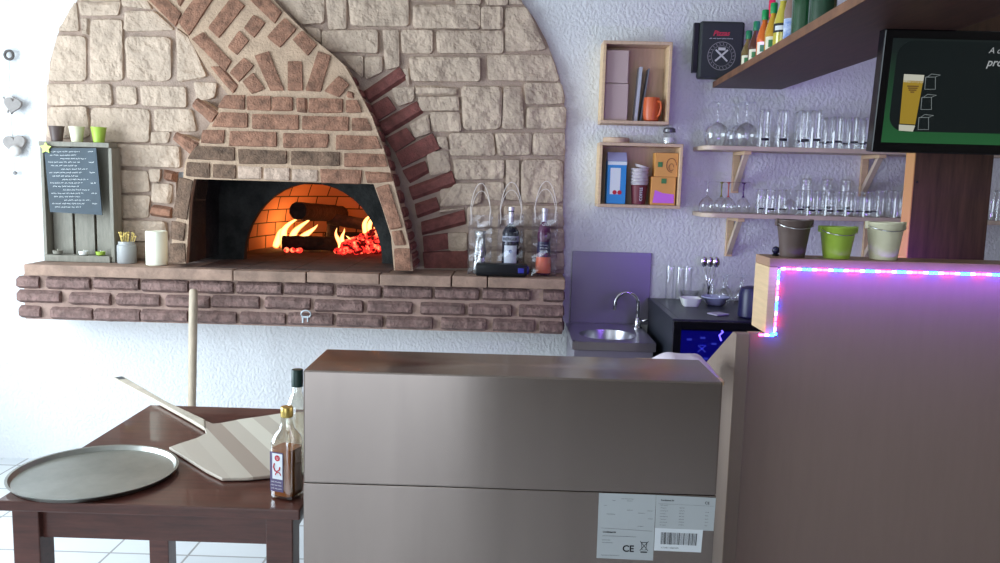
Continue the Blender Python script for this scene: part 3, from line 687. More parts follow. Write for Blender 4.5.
# bottle 2: black with white label
t = thing('liquor_bottle', 'dark liquor bottle with white label in the middle clear bag', 'bottle', (c2 + .002, YG, ZL + .006))
B().lathe(bottle_prof(.335, .043, .013, .085, .045), 28).build('glass_body', mat('dark_bottle', (22, 26, 44), .15), t, smooth='auto')
B().lathe([(.0138, .255), (.0138, .318), (.016, .32), (.016, .338), (.0001, .338)], 20).build('cap', mat('silver_foil', (206, 202, 204), .35, metal=.5), t, smooth='auto')
lab = B(); n = 10; R0 = .0438
def curved(mb, r, a0, a1, z0, z1, n=10):
    vs = []; fs = []
    for i in range(n + 1):
        a = a0 + (a1 - a0) * i / n; vs += [(r * math.sin(a), -r * math.cos(a), z0), (r * math.sin(a), -r * math.cos(a), z1)]
    for i in range(n): fs.append((2 * i, 2 * i + 2, 2 * i + 3, 2 * i + 1))
    mb.add(vs, fs)
curved(lab, R0, -.8, .8, .045, .145); lab = lab.build('front_label', PAPER, t)
l2 = B(); curved(l2, .0436, -1.3, 1.3, .165, .192); l2 = l2.build('neck_label', mat('pale_grey_label', (176, 180, 190), .5), t)
tx = B(); text(tx, 'BERGER', .021, (-.039, -.0458, .171), (1, 0, 0), (0, 0, 1), bold=.0004); tx.build('lettering', INK, l2)
tx = B(); tx.lathe([(.009, 0), (.009, .0006)], 16, (0, -.0448, .115), Matrix.Rotation(PI / 2, 4, 'X')); tx.build('crest', mat('blue_print', (96, 110, 160), .5), lab)
# bottle 3
t = thing('liquor_bottle', 'purple and orange liquor bottle in the bag at the right end of the ledge', 'bottle', (c3 - .002, YG, ZL + .006))
B().lathe([(.034, 0), (.038, .006), (.039, .05), (.033, .12), (.032, .17), (.035, .20), (.028, .24), (.013, .262), (.012, .315), (.014, .317), (.014, .33)], 28).build('glass_body', mat('plum_liquor', (92, 42, 74), .15), t, smooth='auto')
B().lathe([(.0135, .268), (.0135, .315), (.0155, .317), (.0155, .336), (.0001, .336)], 20).build('cap', MC['silver_foil'], t, smooth='auto')
B().lathe([(.0388, .008), (.0398, .05), (.0365, .09)], 28).build('orange_print', mat('orange_print', (232, 116, 84), .4), t, smooth='auto')
B().lathe([(.0345, .112), (.0330, .168)], 28).build('dark_label', mat('navy_label', (44, 40, 72), .4), t, smooth='auto')
tx = B(); text(tx, 'Fruits', .016, (-.018, -.0295, .132), (1, 0, 0), (0, 0, 1)); 
for k in range(3): scribble(tx, (-.02, -.0295, .113 + .0065 * k), (1, 0, 0), (0, 0, 1), .036, .003, .0012, (0, 1, 0), rdm)
tx = B()
for k in range(3): scribble(tx, (-.02, -.0355, .120 + .014 * k), (1, 0, 0), (0, 0, 1), .036, .006, .0014, (0, 1, 0), rdm)
tx.build('lettering', WHITE, t)
# black speaker
a, b_ = at(476, 268, 4.13), at(529, 268, 4.13)
t = thing('portable_speaker', 'small black tube speaker with a blue end lying in front of the bags', 'speaker', ((a.x + b_.x) / 2, 4.135, ZL + .001)); L = (b_.x - a.x)
Mx = Matrix.Rotation(PI / 2, 4, 'Y')
B().lathe([(.001, -L / 2), (.028, -L / 2), (.032, -L / 2 + .004), (.032, L / 2 - .02), (.028, L / 2 - .01), (.0001, L / 2 - .01)], 24, (0, 0, .0325), Mx, sq=6).build('case', BLACK, t, smooth='auto')
B().lathe([(.022, L / 2 - .012), (.022, L / 2 - .004), (.018, L / 2), (.0001, L / 2)], 24, (0, 0, .0325), Mx).build('blue_cap', mat('blue_cap', (50, 52, 150), .3), t, smooth='auto')
B().box(L / 2 - .055, L / 2 - .025, -.0345, -.031, .02, .045).build('badge', MC['blue_cap'], t, bevel=.002)
# small broken metal bracket on the ledge bricks
c_ = at(306, 316, YL - .01)
t = thing('wall_hook', 'small grey metal bracket screwed to the ledge bricks below the oven mouth', 'bracket', tuple(c_), world=False)
m = B(); m.tube([(.024 * math.cos(q), 0, .010 + .018 * math.sin(q)) for q in [2 * PI * i / 16 for i in range(17)]], .004, 6); m.build('ring', mat('zinc', (190, 196, 200), .4, metal=.6), t, smooth=True)
B().box(-.022, .022, -.004, .006, -.006, .0).box(-.02, -.012, -.004, .006, -.035, -.006).box(.006, .012, -.004, .006, -.03, -.006).build('bar', MC['zinc'], t, bevel=.001)

# heart garland on the left wall
HEARTG = mat('grey_heart_wood', (158, 150, 146), .7, var=.1)
HEARTW = mat('white_heart_wood', (206, 200, 196), .7)
YW = 4.375
def heart(c, s_, mt, ang=0, th=.018):
    m = B(); pts = []
    for k in range(28):
        a = 2 * PI * k / 28; x = 16 * math.sin(a) ** 3; z = 13 * math.cos(a) - 5 * math.cos(2 * a) - 2 * math.cos(3 * a) - math.cos(4 * a)
        x *= s_ / 16; z *= s_ / 16
        pts.append(Vector((x * math.cos(ang) - z * math.sin(ang), 0, x * math.sin(ang) + z * math.cos(ang))) + Vector(c))
    m.prism([p + Vector((0, -th / 2, 0)) for p in pts], (0, th, 0)); return m
c_ = at(9, 55, YW)
gl = thing('heart_garland', 'hanging garland of grey and white wooden hearts under a ring, left on the wall', 'garland', tuple(c_), world=True)
m = B(); m.tube([c_ + Vector((.022 * math.cos(q), 0, .022 * math.sin(q))) for q in [2 * PI * i / 20 for i in range(21)]], .007, 8); m.build('ring', mat('dark_wicker', (96, 90, 88), .8), gl, smooth=True)
pts = [c_ + Vector((0, 0, -.02)), at(10, 95, YW), at(12, 130, YW), at(15, 173, YW)]
B().tube(pts, .0014, 5).build('cord', mat('twine', (190, 184, 176), .9), gl)
heart(at(6, 103, YW + .005), .048, HEARTW, .15).build('heart', HEARTW, gl, bevel=.005)
heart(at(13, 105, YW - .022), .045, HEARTG, -.2).build('heart', HEARTG, gl, bevel=.005)
heart(at(15, 144, YW), .058, HEARTG, .1).build('heart', HEARTG, gl, bevel=.005)
B().lathe([(.0001, -.002), (.03, 0), (.028, .01), (.02, .018), (.0001, .022)], 20, at(15.5, 151, YW - .014), Matrix.Rotation(PI / 2, 4, 'X')).build('disc', HEARTW, gl, smooth='auto')
B().sphere(at(15, 173, YW), .011, 6).build('bead', mat('grey_bead', (150, 146, 146), .6), gl, smooth=True)

# ================================================================ TABLE
ZT = .75
fl_, fr2 = atz(-2, 499.5, ZT), atz(303, 512, ZT); blk = atz(150, 405, ZT)
tx0, tx1, ty0, ty1 = -1.303, -.520, 2.022, 2.937
tb = thing('wooden_table', 'dark mahogany table with square legs below the oven', 'table', ((tx0 + tx1) / 2, (ty0 + ty1) / 2, 0), world=True)
B().box(tx0, tx1, ty0, ty1, ZT - .028, ZT).build('tabletop', TABLEW, tb, bevel=.004)
m = B(); i_ = .045
B().box(tx0 + i_, tx1 - i_, ty0 + i_, ty0 + i_ + .022, ZT - .115, ZT - .029).build('apron', TABLEW, tb, bevel=.002)
B().box(tx0 + i_, tx1 - i_, ty1 - i_ - .022, ty1 - i_, ZT - .115, ZT - .029).build('apron', TABLEW, tb, bevel=.002)
B().box(tx0 + i_, tx0 + i_ + .022, ty0 + i_ + .03, ty1 - i_ - .03, ZT - .115, ZT - .029).build('apron', TABLEW, tb, bevel=.002)
B().box(tx1 - i_ - .022, tx1 - i_, ty0 + i_ + .03, ty1 - i_ - .03, ZT - .115, ZT - .029).build('apron', TABLEW, tb, bevel=.002)
lw_ = .07
for (x, y) in ((tx0 + .025, ty0 + .025), (tx1 - .025 - lw_, ty0 + .025), (tx0 + .025, ty1 - .025 - lw_), (tx1 - .025 - lw_, ty1 - .025 - lw_)):
    B().box(x, x + lw_, y, y + lw_, 0, ZT - .029).build('leg', TABLEW, tb, bevel=.003)
# tray
tc_ = atz(92, 473, ZT + .012)
R_t = .216
t = thing('pizza_tray', 'round aluminium pizza tray on the front left corner of the table', 'tray', (-1.146, 2.223, ZT + .001))
B().lathe([(R_t * .955, 0), (R_t * .965, .001), (R_t, .012), (R_t + .003, .013), (R_t + .003, .015), (R_t - .004, .0145), (R_t * .95, .0025), (.0001, .0022)], 64).build('dish', ALU, t, smooth='auto')
# peel
ZP = ZT + .003
pk = [(112, 378), (123, 376.5), (165, 401), (205, 420), (213, 423.5), (222, 422.5), (240, 419), (262, 416), (282, 413), (330, 410), (370, 440), (330, 470), (274, 475), (248, 477.5), (222, 478), (206, 470), (190, 460), (169, 447), (180, 443), (196, 438), (206, 433), (205, 429), (190, 420), (150, 398)]
pw = [atz(x, y, ZP + .009) for x, y in pk]
pw = [Vector((min(p.x, tx1 + .0), p.y, ZP)) for p in pw]
pe = thing('pizza_peel', 'pale striped wooden pizza peel lying on the table, handle to the back left', 'peel', tuple(pw[12]), world=True)
hd = [0, 1, 2, 3, 21, 22, 23]; 
blade = pw[3:22]
B().prism(blade[::-1], (0, 0, .009)).build('blade', PEELW, pe, bevel=.002)
B().prism([pw[i] for i in (0, 1, 2, 3, 21, 22, 23)][::-1], (0, 0, .012)).build('handle', mat('peel_handle_wood', (212, 200, 182), .55, var=.08), pe, bevel=.004)
hs = pw[0].lerp(pw[1], .5); d_ = (pw[3].lerp(pw[21], .5) - hs).normalized()
B().prism([hs + d_ * .01 + d_.cross(Vector((0, 0, 1))) * s_ * .012 + d_ * k_ + Vector((0, 0, .0122)) for s_, k_ in ((1, 0), (1, .045), (-1, .045), (-1, 0))], (0, 0, .0006)).build('handle_print', INKG, pe)
# broom-like pole leaning in front of the ledge
p1 = at(193.5, 289, 4.03); q_ = at(192, 400, 3.955); p0 = p1 + (q_ - p1) * (p1.z / (p1.z - q_.z))
bm = thing('oven_broom', 'pale wooden pole of an oven brush leaning against the ledge behind the table', 'broom', tuple(p0), world=True)
pp = lambda u: p0.lerp(p1, u)
B().tube([pp(.33), pp(.36), pp(.9), pp(.99), pp(1)], [.014, .019, .021, .020, .014], 16).build('pole', POLE, bm, smooth='auto')
B().tube([pp(.10), pp(.35)], [.014, .0135], 12).build('ferrule', mat('dull_metal', (120, 118, 116), .4, metal=.8), bm, smooth='auto')
B().box(p0.x - .12, p0.x + .12, p0.y - .025, p0.y + .03, .06, .11).build('brush_head', TABLEW, bm, bevel=.006)
B().box(p0.x - .115, p0.x + .115, p0.y - .02, p0.y + .025, .0, .06).build('bristles', BLACK, bm)
# oil bottle
ob = atz(287.5, 497, ZT)
t = thing('chilli_oil_bottle', 'square chilli oil bottle with gold cap and purple label at the front right table corner', 'bottle', (-.577, 2.115, ZT + .001), rz=-.35)
h = .245; OILG = glass('bottle_glass', (246, 244, 236), .9, .12)
B().lathe([(.030, 0), (.034, .004), (.034, .148), (.030, .165), (.016, .185), (.013, .20), (.013, .228)], 32, sq=5).build('glass_body', OILG, t, smooth='auto')
OIL = mat('amber_oil', (176, 100, 36), .12)
B().lathe([(.027, .006), (.031, .01), (.031, .134), (.0001, .135)], 32, sq=5).build('oil', OIL, t, smooth='auto')
m = B()
rdc = random.Random(4)
for k in range(14): m.sphere((rdc.uniform(-.018, .018), rdc.uniform(-.018, .018), .012 + rdc.random() * .02), .007, 4, (1, .7, .6))
m.build('chilli_flakes', mat('chilli_red', (130, 24, 20), .5), t)
B().lathe([(.0155, .216), (.0165, .218), (.0165, .240), (.015, .243), (.0001, .243)], 28).build('cap', mat('gold_cap', (196, 168, 96), .3, metal=.8), t, smooth='auto')
flb = B().box(-.0285, .012, -.0352, -.0344, .022, .128).build('front_label', mat('violet_label', (96, 84, 118), .5), t)
B().box(-.021, .010, -.0358, -.0352, .056, .125).build('label_panel', PAPER, flb)
m = B(); m.lathe([(.0001, 0), (.008, 0), (.008, .0004)], 16, (-.005, -.0362, .113), Matrix.Rotation(PI / 2, 4, 'X'))
m.tube([(-.014, -.0362, .098), (-.017, -.0362, .088), (-.012, -.0362, .078), (-.006, -.0362, .076)], .0018, 5); m.tube([(.003, -.0362, .090), (.001, -.0362, .082), (-.005, -.0362, .078)], .0018, 5)
m.tube([(-.003 + .008 * math.cos(q), -.0362, .067 + .008 * math.sin(q)) for q in [PI * i / 10 for i in range(11)]], .0015, 5)
m.build('red_print', mat('red_print', (190, 30, 50), .5), flb)
tx = B(); text(tx, 'U', .011, (-.005, -.0368, .1093), (1, 0, 0), (0, 0, 1), align='CENTER')
for k in range(3): scribble(tx, (-.025, -.0358, .028 + .009 * k), (1, 0, 0), (0, 0, 1), .032, .004, .0011, (0, 1, 0), rdm)
tx.build('lettering', WHITE, flb)
# bottle behind the steel cabinet's edge
t = thing('clear_bottle', 'clear bottle with dark green screw cap half hidden by the steel cabinet', 'bottle', (-.600, 2.31, ZT + .001)); t.scale = (1, 1, .9)
B().lathe(bottle_prof(.315, .036, .0135, .055, .07)[:-2], 28).build('glass_body', OILG, t, smooth='auto')
B().lathe([(.0165, .275), (.0165, .328), (.0155, .33), (.0001, .33)], 24).build('cap', mat('dark_green_cap', (20, 50, 44), .4), t, smooth='auto')

# ================================================================ STEEL CABINET
YC = 2.0
ca, cb = at(303, 370, YC), at(723, 383, YC); zc = (ca.z + cb.z) / 2; YC2 = 2.262
cab = thing('steel_cabinet', 'brushed stainless steel cabinet seen from behind, in front of the oven', 'cabinet', ((ca.x + cb.x) / 2, 2.12, 0), world=True)
s483 = at(303, 482, YC).z; s490 = at(720, 497, YC).z; zs = (s483 + s490) / 2
B().box(ca.x, cb.x, YC, YC2, zs + .0004, zc).build('upper_housing', STEEL, cab, bevel=.004)
B().box(ca.x, cb.x, YC + .0005, YC2 + .12, .10, zs - .0004).build('lower_body', STEEL, cab, bevel=.0015)
for x in (ca.x + .05, cb.x - .05):
    for y in (YC + .05, YC2 + .06): B().lathe([(.025, 0), (.025, .012), (.016, .016), (.016, .10)], 16, (x, y, 0)).build('leg', CHROME, cab, smooth='auto')
# rating labels
def plate_at(px0, py0, px1, py1, Y, th=.0008):
    a, b_, c_, d_ = at(px0, py0, Y), at(px1, py0 + .02 * (px1 - px0), Y), at(px1, py1 + .02 * (px1 - px0), Y), at(px0, py1, Y)
    return a, b_, c_, d_
def rect_label(name, quad, mt, parent):
    m = B(); m.prism(quad, (0, .0006, 0)); return m.build(name, mt, parent)
Yl = YC - .0008
q1 = [at(599, 493, Yl), at(656, 495, Yl), at(653, 560.5, Yl), at(596.5, 558, Yl)]
rl = rect_label('large_rating_label', q1, PAPERG, cab); rl['label'] = 'large pale rating plate with safety marks'
q2 = [at(656.3, 495, Yl), at(716, 498, Yl), at(713.5, 531, Yl), at(655, 528.5, Yl)]
rl2 = rect_label('small_rating_label', q2, PAPERG, cab); rl2['label'] = 'pale rating plate listing technical data'
Yl2 = YC - .0018
q3 = [at(655, 528, Yl2), at(703, 530, Yl2), at(701, 552.5, Yl2), at(654, 550.5, Yl2)]
rl3 = rect_label('barcode_label', q3, PAPER, cab); rl3['label'] = 'white barcode sticker'
def onq(q, u, v, off=.0007):
    a, b_, c_, d_ = q; return (a * (1 - u) + b_ * u) * (1 - v) + (d_ * (1 - u) + c_ * u) * v + Vector((0, -off, 0))
def qdir(q): return (q[1] - q[0]).normalized(), (q[0] - q[3]).normalized()
tx = B(); R1, U1 = qdir(q1)
text(tx, 'Combisteel BV', .0055, onq(q1, .09, .60), R1, U1, bold=.0002)
text(tx, 'CE', .024, onq(q1, .45, .88), R1, U1, bold=.0006)
m = tx
def bin_mark(mb, q, u, v, s_):
    R_, U_ = qdir(q); o = onq(q, u, v); P_ = lambda x, y: o + R_ * x * s_ + U_ * y * s_
    mb.ribbon([P_(-.4, .6), P_(.4, .6)], s_ * .08, (0, 1, 0)); mb.ribbon([P_(-.33, .6), P_(-.22, -.35), P_(.22, -.35), P_(.33, .6)], s_ * .07, (0, 1, 0))
    mb.ribbon([P_(-.5, .75), P_(.5, -.45)], s_ * .07, (0, 1, 0)); mb.ribbon([P_(.5, .75), P_(-.5, -.45)], s_ * .07, (0, 1, 0)); mb.ribbon([P_(-.4, -.62), P_(.4, -.62)], s_ * .16, (0, 1, 0))
bin_mark(tx, q1, .83, .80, .021)
for (u, v, L_) in ((.09, .655, .085), (.09, .72, .02), (.09, .76, .025), (.08, .955, .045), (.4, .08, .03), (.5, .11, .012), (.24, .11, .008), (.1, .19, .006), (.15, .32, .02), (.5, .25, .014), (.7, .29, .016), (.86, .25, .014), (.88, .37, .012), (.7, .49, .014)):
    scribble(tx, onq(q1, u, v), R1, U1, L_, .0022, .0007, (0, 1, 0), rdm)
tx.ribbon([onq(q1, .06, .53), onq(q1, .96, .55)], .0005, (0, 1, 0))
tx.build('print', INK, rl)
tx = B(); R2, U2 = qdir(q2)
text(tx, 'Combisteel BV', .0055, onq(q2, .08, .16), R2, U2, bold=.0002); text(tx, 'CE', .0095, onq(q2, .82, .20), R2, U2, bold=.0002)
for k in range(8): scribble(tx, onq(q2, .08, .30 + k * .085), R2, U2, .018 - .004 * (k % 2), .002, .0006, (0, 1, 0), rdm)
for k in range(7): scribble(tx, onq(q2, .40, .36 + k * .085), R2, U2, .012, .0022, .0007, (0, 1, 0), rdm)
for k in range(5): scribble(tx, onq(q2, .84, .46 + k * .1), R2, U2, .008, .0022, .0007, (0, 1, 0), rdm)
tx.ribbon([onq(q2, .04, .25), onq(q2, .97, .25)], .0004, (0, 1, 0))
tx.build('print', INK, rl2)
tx = B(); R3, U3 = qdir(q3); u = .13; rb = random.Random(8)
while u < .88:
    wv = rb.choice((.006, .010, .018)); a = onq(q3, u, .17, .0005); b_ = onq(q3, u + wv, .17, .0005); c_ = onq(q3, u + wv, .70, .0005); d_ = onq(q3, u, .70, .0005)
    tx.add([a, b_, c_, d_], [(0, 3, 2, 1)]); u += wv + rb.choice((.006, .01, .014))
text(tx, '2 215001 150601009', .0052, onq(q3, .14, .88, .0005), R3, U3)
tx.build('barcode', INK, rl3)

# ================================================================ BAR
YP = 2.62
p_tl = at(776, 267, 2.6); p_end = at(757, 256, 2.6)
zbt = at(770, 258, 2.60).z      # top of the bar ledge
zst = at(760, 333, 2.60).z      # foot of the raised part
xA0 = at(767, 300, 2.60).x; xA1 = xA0 + .028
barx1 = 2.3
bar = thing('bar_counter', 'brown laminate bar counter with raised pine-edged top at the right', 'counter', (1.5, 2.75, 0), world=True)
xP = at(748, 345, YP).x; xPost0 = at(735.5, 345, 2.6).x
B().prism([Vector(p) for p in ((xP, YP, 0), (xP, YP, zst - .002), (xA1 + .001, YP, zst - .002), (xA1 + .001, YP, zbt - .028), (barx1, YP, zbt - .028), (barx1, YP, 0))][::-1], (0, .02, 0)).build('front_panel', PANEL, bar)
B().box(xA0, barx1, 2.60, 2.60 + .15, zbt - .027, zbt).build('top_board', mat('pine_top', (170, 134, 112), .5, var=.06), bar, bevel=.002)
B().box(xA0, xA1, 2.60, 2.60 + .15, zst, zbt - .028).build('end_board', PINE, bar, bevel=.002)
# post with sloping shoulder
y2 = 3.04; zsh = zst - .005
prof_ = [(2.60, 0), (2.60, zsh), (2.64, zsh), (y2, zsh - .21), (y2, 0)]
B().prism([Vector((xPost0, y, z)) for y, z in prof_], (xP - xPost0 - .001, 0, 0)).build('side_panel', POSTW, bar, bevel=.002)
B().box(xP, barx1, YP + .021, 2.93, zst - .26, zst - .23).build('worktop', PINE, bar, bevel=.002)
# LED strip
led = thing('led_strip', 'red and blue LED strip glowing along the inner edge of the bar top', 'led strip', (xA1, YP - .006, zbt - .03), world=True)
path = [Vector((xA0 - .022, 2.592, zst - .004)), Vector((xA1 + .0, 2.592, zst - .004)), Vector((xA1 + .006, YP - .006, zst + .004)), Vector((xA1 + .006, YP - .006, zbt - .034)), Vector((xA1 + .012, YP - .006, zbt - .034)), Vector((2.2, YP - .006, zbt - .034))]
B().tube(path, .0025, 6).build('tape', mat('led_tape', (225, 220, 230), .4, emit=(190, 130, 255), estr=.5), led)
LR, LB, LP = emis('led_red', (255, 40, 110), 38), emis('led_blue', (20, 70, 255), 64), emis('led_white', (170, 110, 255), 18)
cum = 0; seq = [LR, LP, LB, LB, LP, LR]
dots = []; k = 0
for a, b_ in zip(path[:-1], path[1:]):
    L_ = (b_ - a).length; s0 = .008
    if L_ < .02: continue
    while s0 < L_:
        c_ = a.lerp(b_, s0 / L_); dots.append((c_, (b_ - a).normalized())); s0 += .0165
for i, (c_, d_) in enumerate(dots):
    if c_.x > 1.85: continue
    dy = 1 if abs(d_.z) < .5 else 0
    ex, ez = (.0065, .004) if dy else (.004, .0065)
    B().box(c_.x - ex, c_.x + ex, c_.y - .0045, c_.y - .0015, c_.z - ez, c_.z + ez).build('led', seq[(i // 1) % 6], led)
# side pots on the bar top
for px, mt, nm, hh_, rt, rb_ in ((792, BROWNP, 'dark brown', .118, .053, .038), (836, GREEN, 'lime green', .100, .055, .040), (883, CREAM, 'cream', .118, .056, .041)):
    p = at(px, 257, 2.662)
    bucket('metal_bucket', f'{nm} metal bucket standing on the bar top', (p.x, 2.662, zbt + .001), hh_, rt, rb_, mt, 'metal buckets on the bar top')
# pillar
xp0, xp1 = at(911, 200, 2.95).x, at(988, 200, 2.95).x
pil = thing('wooden_pillar', 'wide dark brown wooden pillar rising from behind the bar', 'pillar', ((xp0 + xp1) / 2, 2.97, 0), world=True)
B().box(xp0, xp1, 2.94, 3.0, 0, RZ1 - .005).build('veneer_board', PILLARW, pil)
B().box(xp0 - .004, xp0 - .0005, 2.94, 3.005, 0, RZ1 - .005).build('edge_strip', mat('orange_pine_edge', (190, 140, 84), .5), pil)
for z_ in (1.63, 2.2): B().sphere((xp0 + .01, 2.938, z_), .004, 4).build('screw', INK, pil)
# TV
YT = 2.72
tvx0 = at(876, 90, YT).x; tvz1 = at(882, 30, YT).z; tvz0 = at(870, 152, YT).z
tvx1 = tvx0 + .72
tv = thing('wall_screen', 'black framed screen showing a glass of beer, mounted on the pillar', 'screen', ((tvx0 + tvx1) / 2, YT, tvz0), world=True)
B().box(tvx0, tvx1, YT, YT + .045, tvz0, tvz1).build('casing', BLACKG, tv, bevel=.004)
B().box(tvx0 + .1, tvx0 + .3, YT + .046, 2.938, tvz0 + .1, tvz1 - .1).build('bracket', BLACK, tv)
tv.rotation_euler = (.09, 0, 0)
# screen surface with gradient
SCR = bpy.data.materials.new('screen_display'); SCR.use_nodes = True; nt = SCR.node_tree; b = nt.nodes['Principled BSDF']
tcn = nt.nodes.new('ShaderNodeTexCoord'); sp = nt.nodes.new('ShaderNodeSeparateXYZ'); nt.links.new(tcn.outputs['Generated'], sp.inputs[0])
r = nt.nodes.new('ShaderNodeValToRGB'); nt.links.new(sp.outputs['Z'], r.inputs[0]); r.color_ramp.elements[0].color = lin((28, 84, 44)); r.color_ramp.elements[0].position = .0
r.color_ramp.elements[1].position = .9; r.color_ramp.elements[1].color = lin((14, 24, 24))
nt.links.new(r.outputs[0], b.inputs['Emission Color']); b.inputs['Emission Strength'].default_value = .9; b.inputs['Base Color'].default_value = (.01, .01, .01, 1); b.inputs['Roughness'].default_value = .35
sx0, sx1, sz0, sz1 = tvx0 + .028, tvx1 - .028, tvz0 + .032, tvz1 - .028
scr = B().box(sx0, sx1, YT - .001, YT + .001, sz0, sz1).build('display', SCR, tv)
DKS = mat('display_dark', (6, 8, 8), .35, emit=(15, 22, 23), estr=.9)
def rrect(x0, x1, z0, z1, r, Y):
    pts = []
    for cx_, cz_, a0 in ((x1 - r, z1 - r, 0), (x0 + r, z1 - r, PI / 2), (x0 + r, z0 + r, PI), (x1 - r, z0 + r, 3 * PI / 2)):
        for i in range(7): a = a0 + PI / 2 * i / 6; pts.append(Vector((cx_ + r * math.cos(a), Y, cz_ + r * math.sin(a))))
    return pts
B().prism(rrect(sx0 + .016, sx1 + .0 - .005, sz0 + .036, sz1 - .006, .05, YT - .0022)[::-1], (0, .001, 0)).build('dark_field', DKS, scr)
Yd = YT - .0034
g0 = at(902, 131, Yd); g1 = at(913, 74, Yd); px2 = lambda x, y: at(x - 3, y + .5, Yd)
m = B(); m.prism([px2(903.5, 80), px2(923, 81), px2(917, 124), px2(901.5, 123)], (0, .001, 0)); m.build('beer', mat('beer_print', (40, 30, 5), .4, emit=(176, 146, 50), estr=.6), scr)
m = B(); m.prism([px2(904, 74), px2(924, 75), px2(923, 83), px2(903.5, 82)], (0, .001, 0)); m.build('foam', mat('foam_print', (40, 40, 40), .4, emit=(196, 196, 180), estr=.75), scr)
B().prism([px2(901, 124), px2(917, 125), px2(915, 131), px2(901, 130)], (0, .001, 0)).build('glass_foot', MC['foam_print'], scr)
m = B(); c_ = px2(913, 88); 
for k_, w__ in ((0, .030), (.006, .036), (-.006, .024), (-.012, .012)): m.box(c_.x - w__ / 2, c_.x + w__ / 2, Yd - .0008, Yd - .0002, c_.z + k_ - .002, c_.z + k_ + .002)
m.build('glass_emblem', mat('emblem_print', (30, 20, 10), .4, emit=(110, 80, 40), estr=.6), scr)
m = B()
for (x, y) in ((931, 83), (928, 103), (926, 123)):
    def P_(a, b2): return px2(x + a, y + b2)
    m.ribbon([P_(-5.5, -6), P_(4, -6), P_(4.5, 6), P_(-6, 6), P_(-5.5, -6)], .0022, (0, 1, 0)); m.ribbon([P_(-4, -6), P_(0, -9), P_(9, -8), P_(4, -6)], .0018, (0, 1, 0))
m.build('cube_outlines', mat('outline_print', (60, 60, 60), .4, emit=(120, 128, 128), estr=.8), scr)
m = B(); o1 = px2(986.5, 53.5); text(m, 'A co', .026, o1, (1, 0, -.005), (0, 0, 1), shear=.25); m.build('caption', mat('caption_print', (60, 60, 60), .4, emit=(160, 164, 166), estr=.8), scr); m = B(); o2 = px2(985, 66); text(m, 'pro', .034, o2, (1, 0, -.005), (0, 0, 1), shear=.25, bold=.0004)
m.build('caption', mat('caption_print', (60, 60, 60), .4, emit=(160, 164, 166), estr=.8), scr)

# ================================================================ UPPER DARK SHELF
ZU = 2.10
sh = thing('upper_shelf', 'thick dark walnut shelf running from the wall towards the room at the top right', 'shelf', (1.17, 3.2, ZU), world=True)
_a, _b2 = atz(866.5, 0, ZU), atz(760, 61, ZU); _sl = (_b2.x - _a.x) / (_b2.y - _a.y)
print('EDGE', _a, _b2)
us = [Vector((_a.x + _sl * (YB - .002 - _a.y), YB - .002, ZU)), Vector((_a.x + _sl * (2.1 - _a.y), 2.1, ZU)), Vector((1.37, 2.1, ZU)), Vector((1.37, YB - .002, ZU))]
B().prism(us, (0, 0, .028)).build('board', DARKW, sh)
B().prism([us[0] + Vector((-.003, 0, 0)), us[1] + Vector((-.003, 0, 0)), us[1] + Vector((-.0005, 0, 0)), us[0] + Vector((-.0005, 0, 0))], (0, 0, .03)).build('edge_band', SHELFEDGE, sh)
zu = ZU + .029
# black box with round emblem
bx0, bx1 = at(701, 50, 4.25).x, at(744, 50, 4.25).x
t = thing('black_gift_box', 'black box with round emblem and red script at the wall end of the dark shelf', 'box', (1.12, 4.28, zu), world=True)
zt_ = at(720, 21, 4.25).z
B().box(bx0 - .008, bx1, 4.25, 4.31, zu, zt_).build('case', CHARC, t, bevel=.012)
B().box(bx0 - .035, bx0 - .0085, 4.27, 4.30, zu + .03, zt_ - .006).build('back_flap', BLACK, t, bevel=.003)
m = B(); text(m, 'Pizzas', .034, at(713, 35.5, 4.2475), (1, 0, .02), (0, 0, 1), shear=.3, bold=.001); m.build('red_script', mat('red_script', (206, 56, 80), .5), t)
m = B(); scribble(m, at(709.5, 39, 4.2475), (1, 0, 0), (0, 0, 1), .115, .007, .0018, (0, 1, 0), rdm)
m.build('small_print', PAPER, t)
m = B(); cc = at(721.5, 56, 4.2475); rg = lambda r_, w__: m.ribbon([cc + Vector((r_ * math.cos(q), 0, r_ * math.sin(q))) for q in [2 * PI * i / 32 for i in range(33)]], w__, (0, 1, 0))
rg(.068, .003); rg(.05, .002)
for i in range(22): q = 2 * PI * i / 22; m.ribbon([cc + Vector((.055 * math.cos(q), 0, .055 * math.sin(q))), cc + Vector((.063 * math.cos(q + .06), 0, .063 * math.sin(q + .06)))], .003, (0, 1, 0))
m.build('round_emblem', mat('emblem_grey', (150, 146, 146), .5), t)
m = B(); m.ribbon([cc + Vector((-.03, 0, .03)), cc + Vector((.03, 0, -.025))], .009, (0, 1, 0)); m.ribbon([cc + Vector((.03, -.0004, .03)), cc + Vector((-.03, -.0004, -.025))], .009, (0, 1, 0)); m.ribbon([cc + Vector((-.018, -.0008, .034)), cc + Vector((.018, -.0008, .034))], .014, (0, 1, 0))
m.build('crossed_tools', mat('emblem_pale', (206, 204, 202), .5), t)
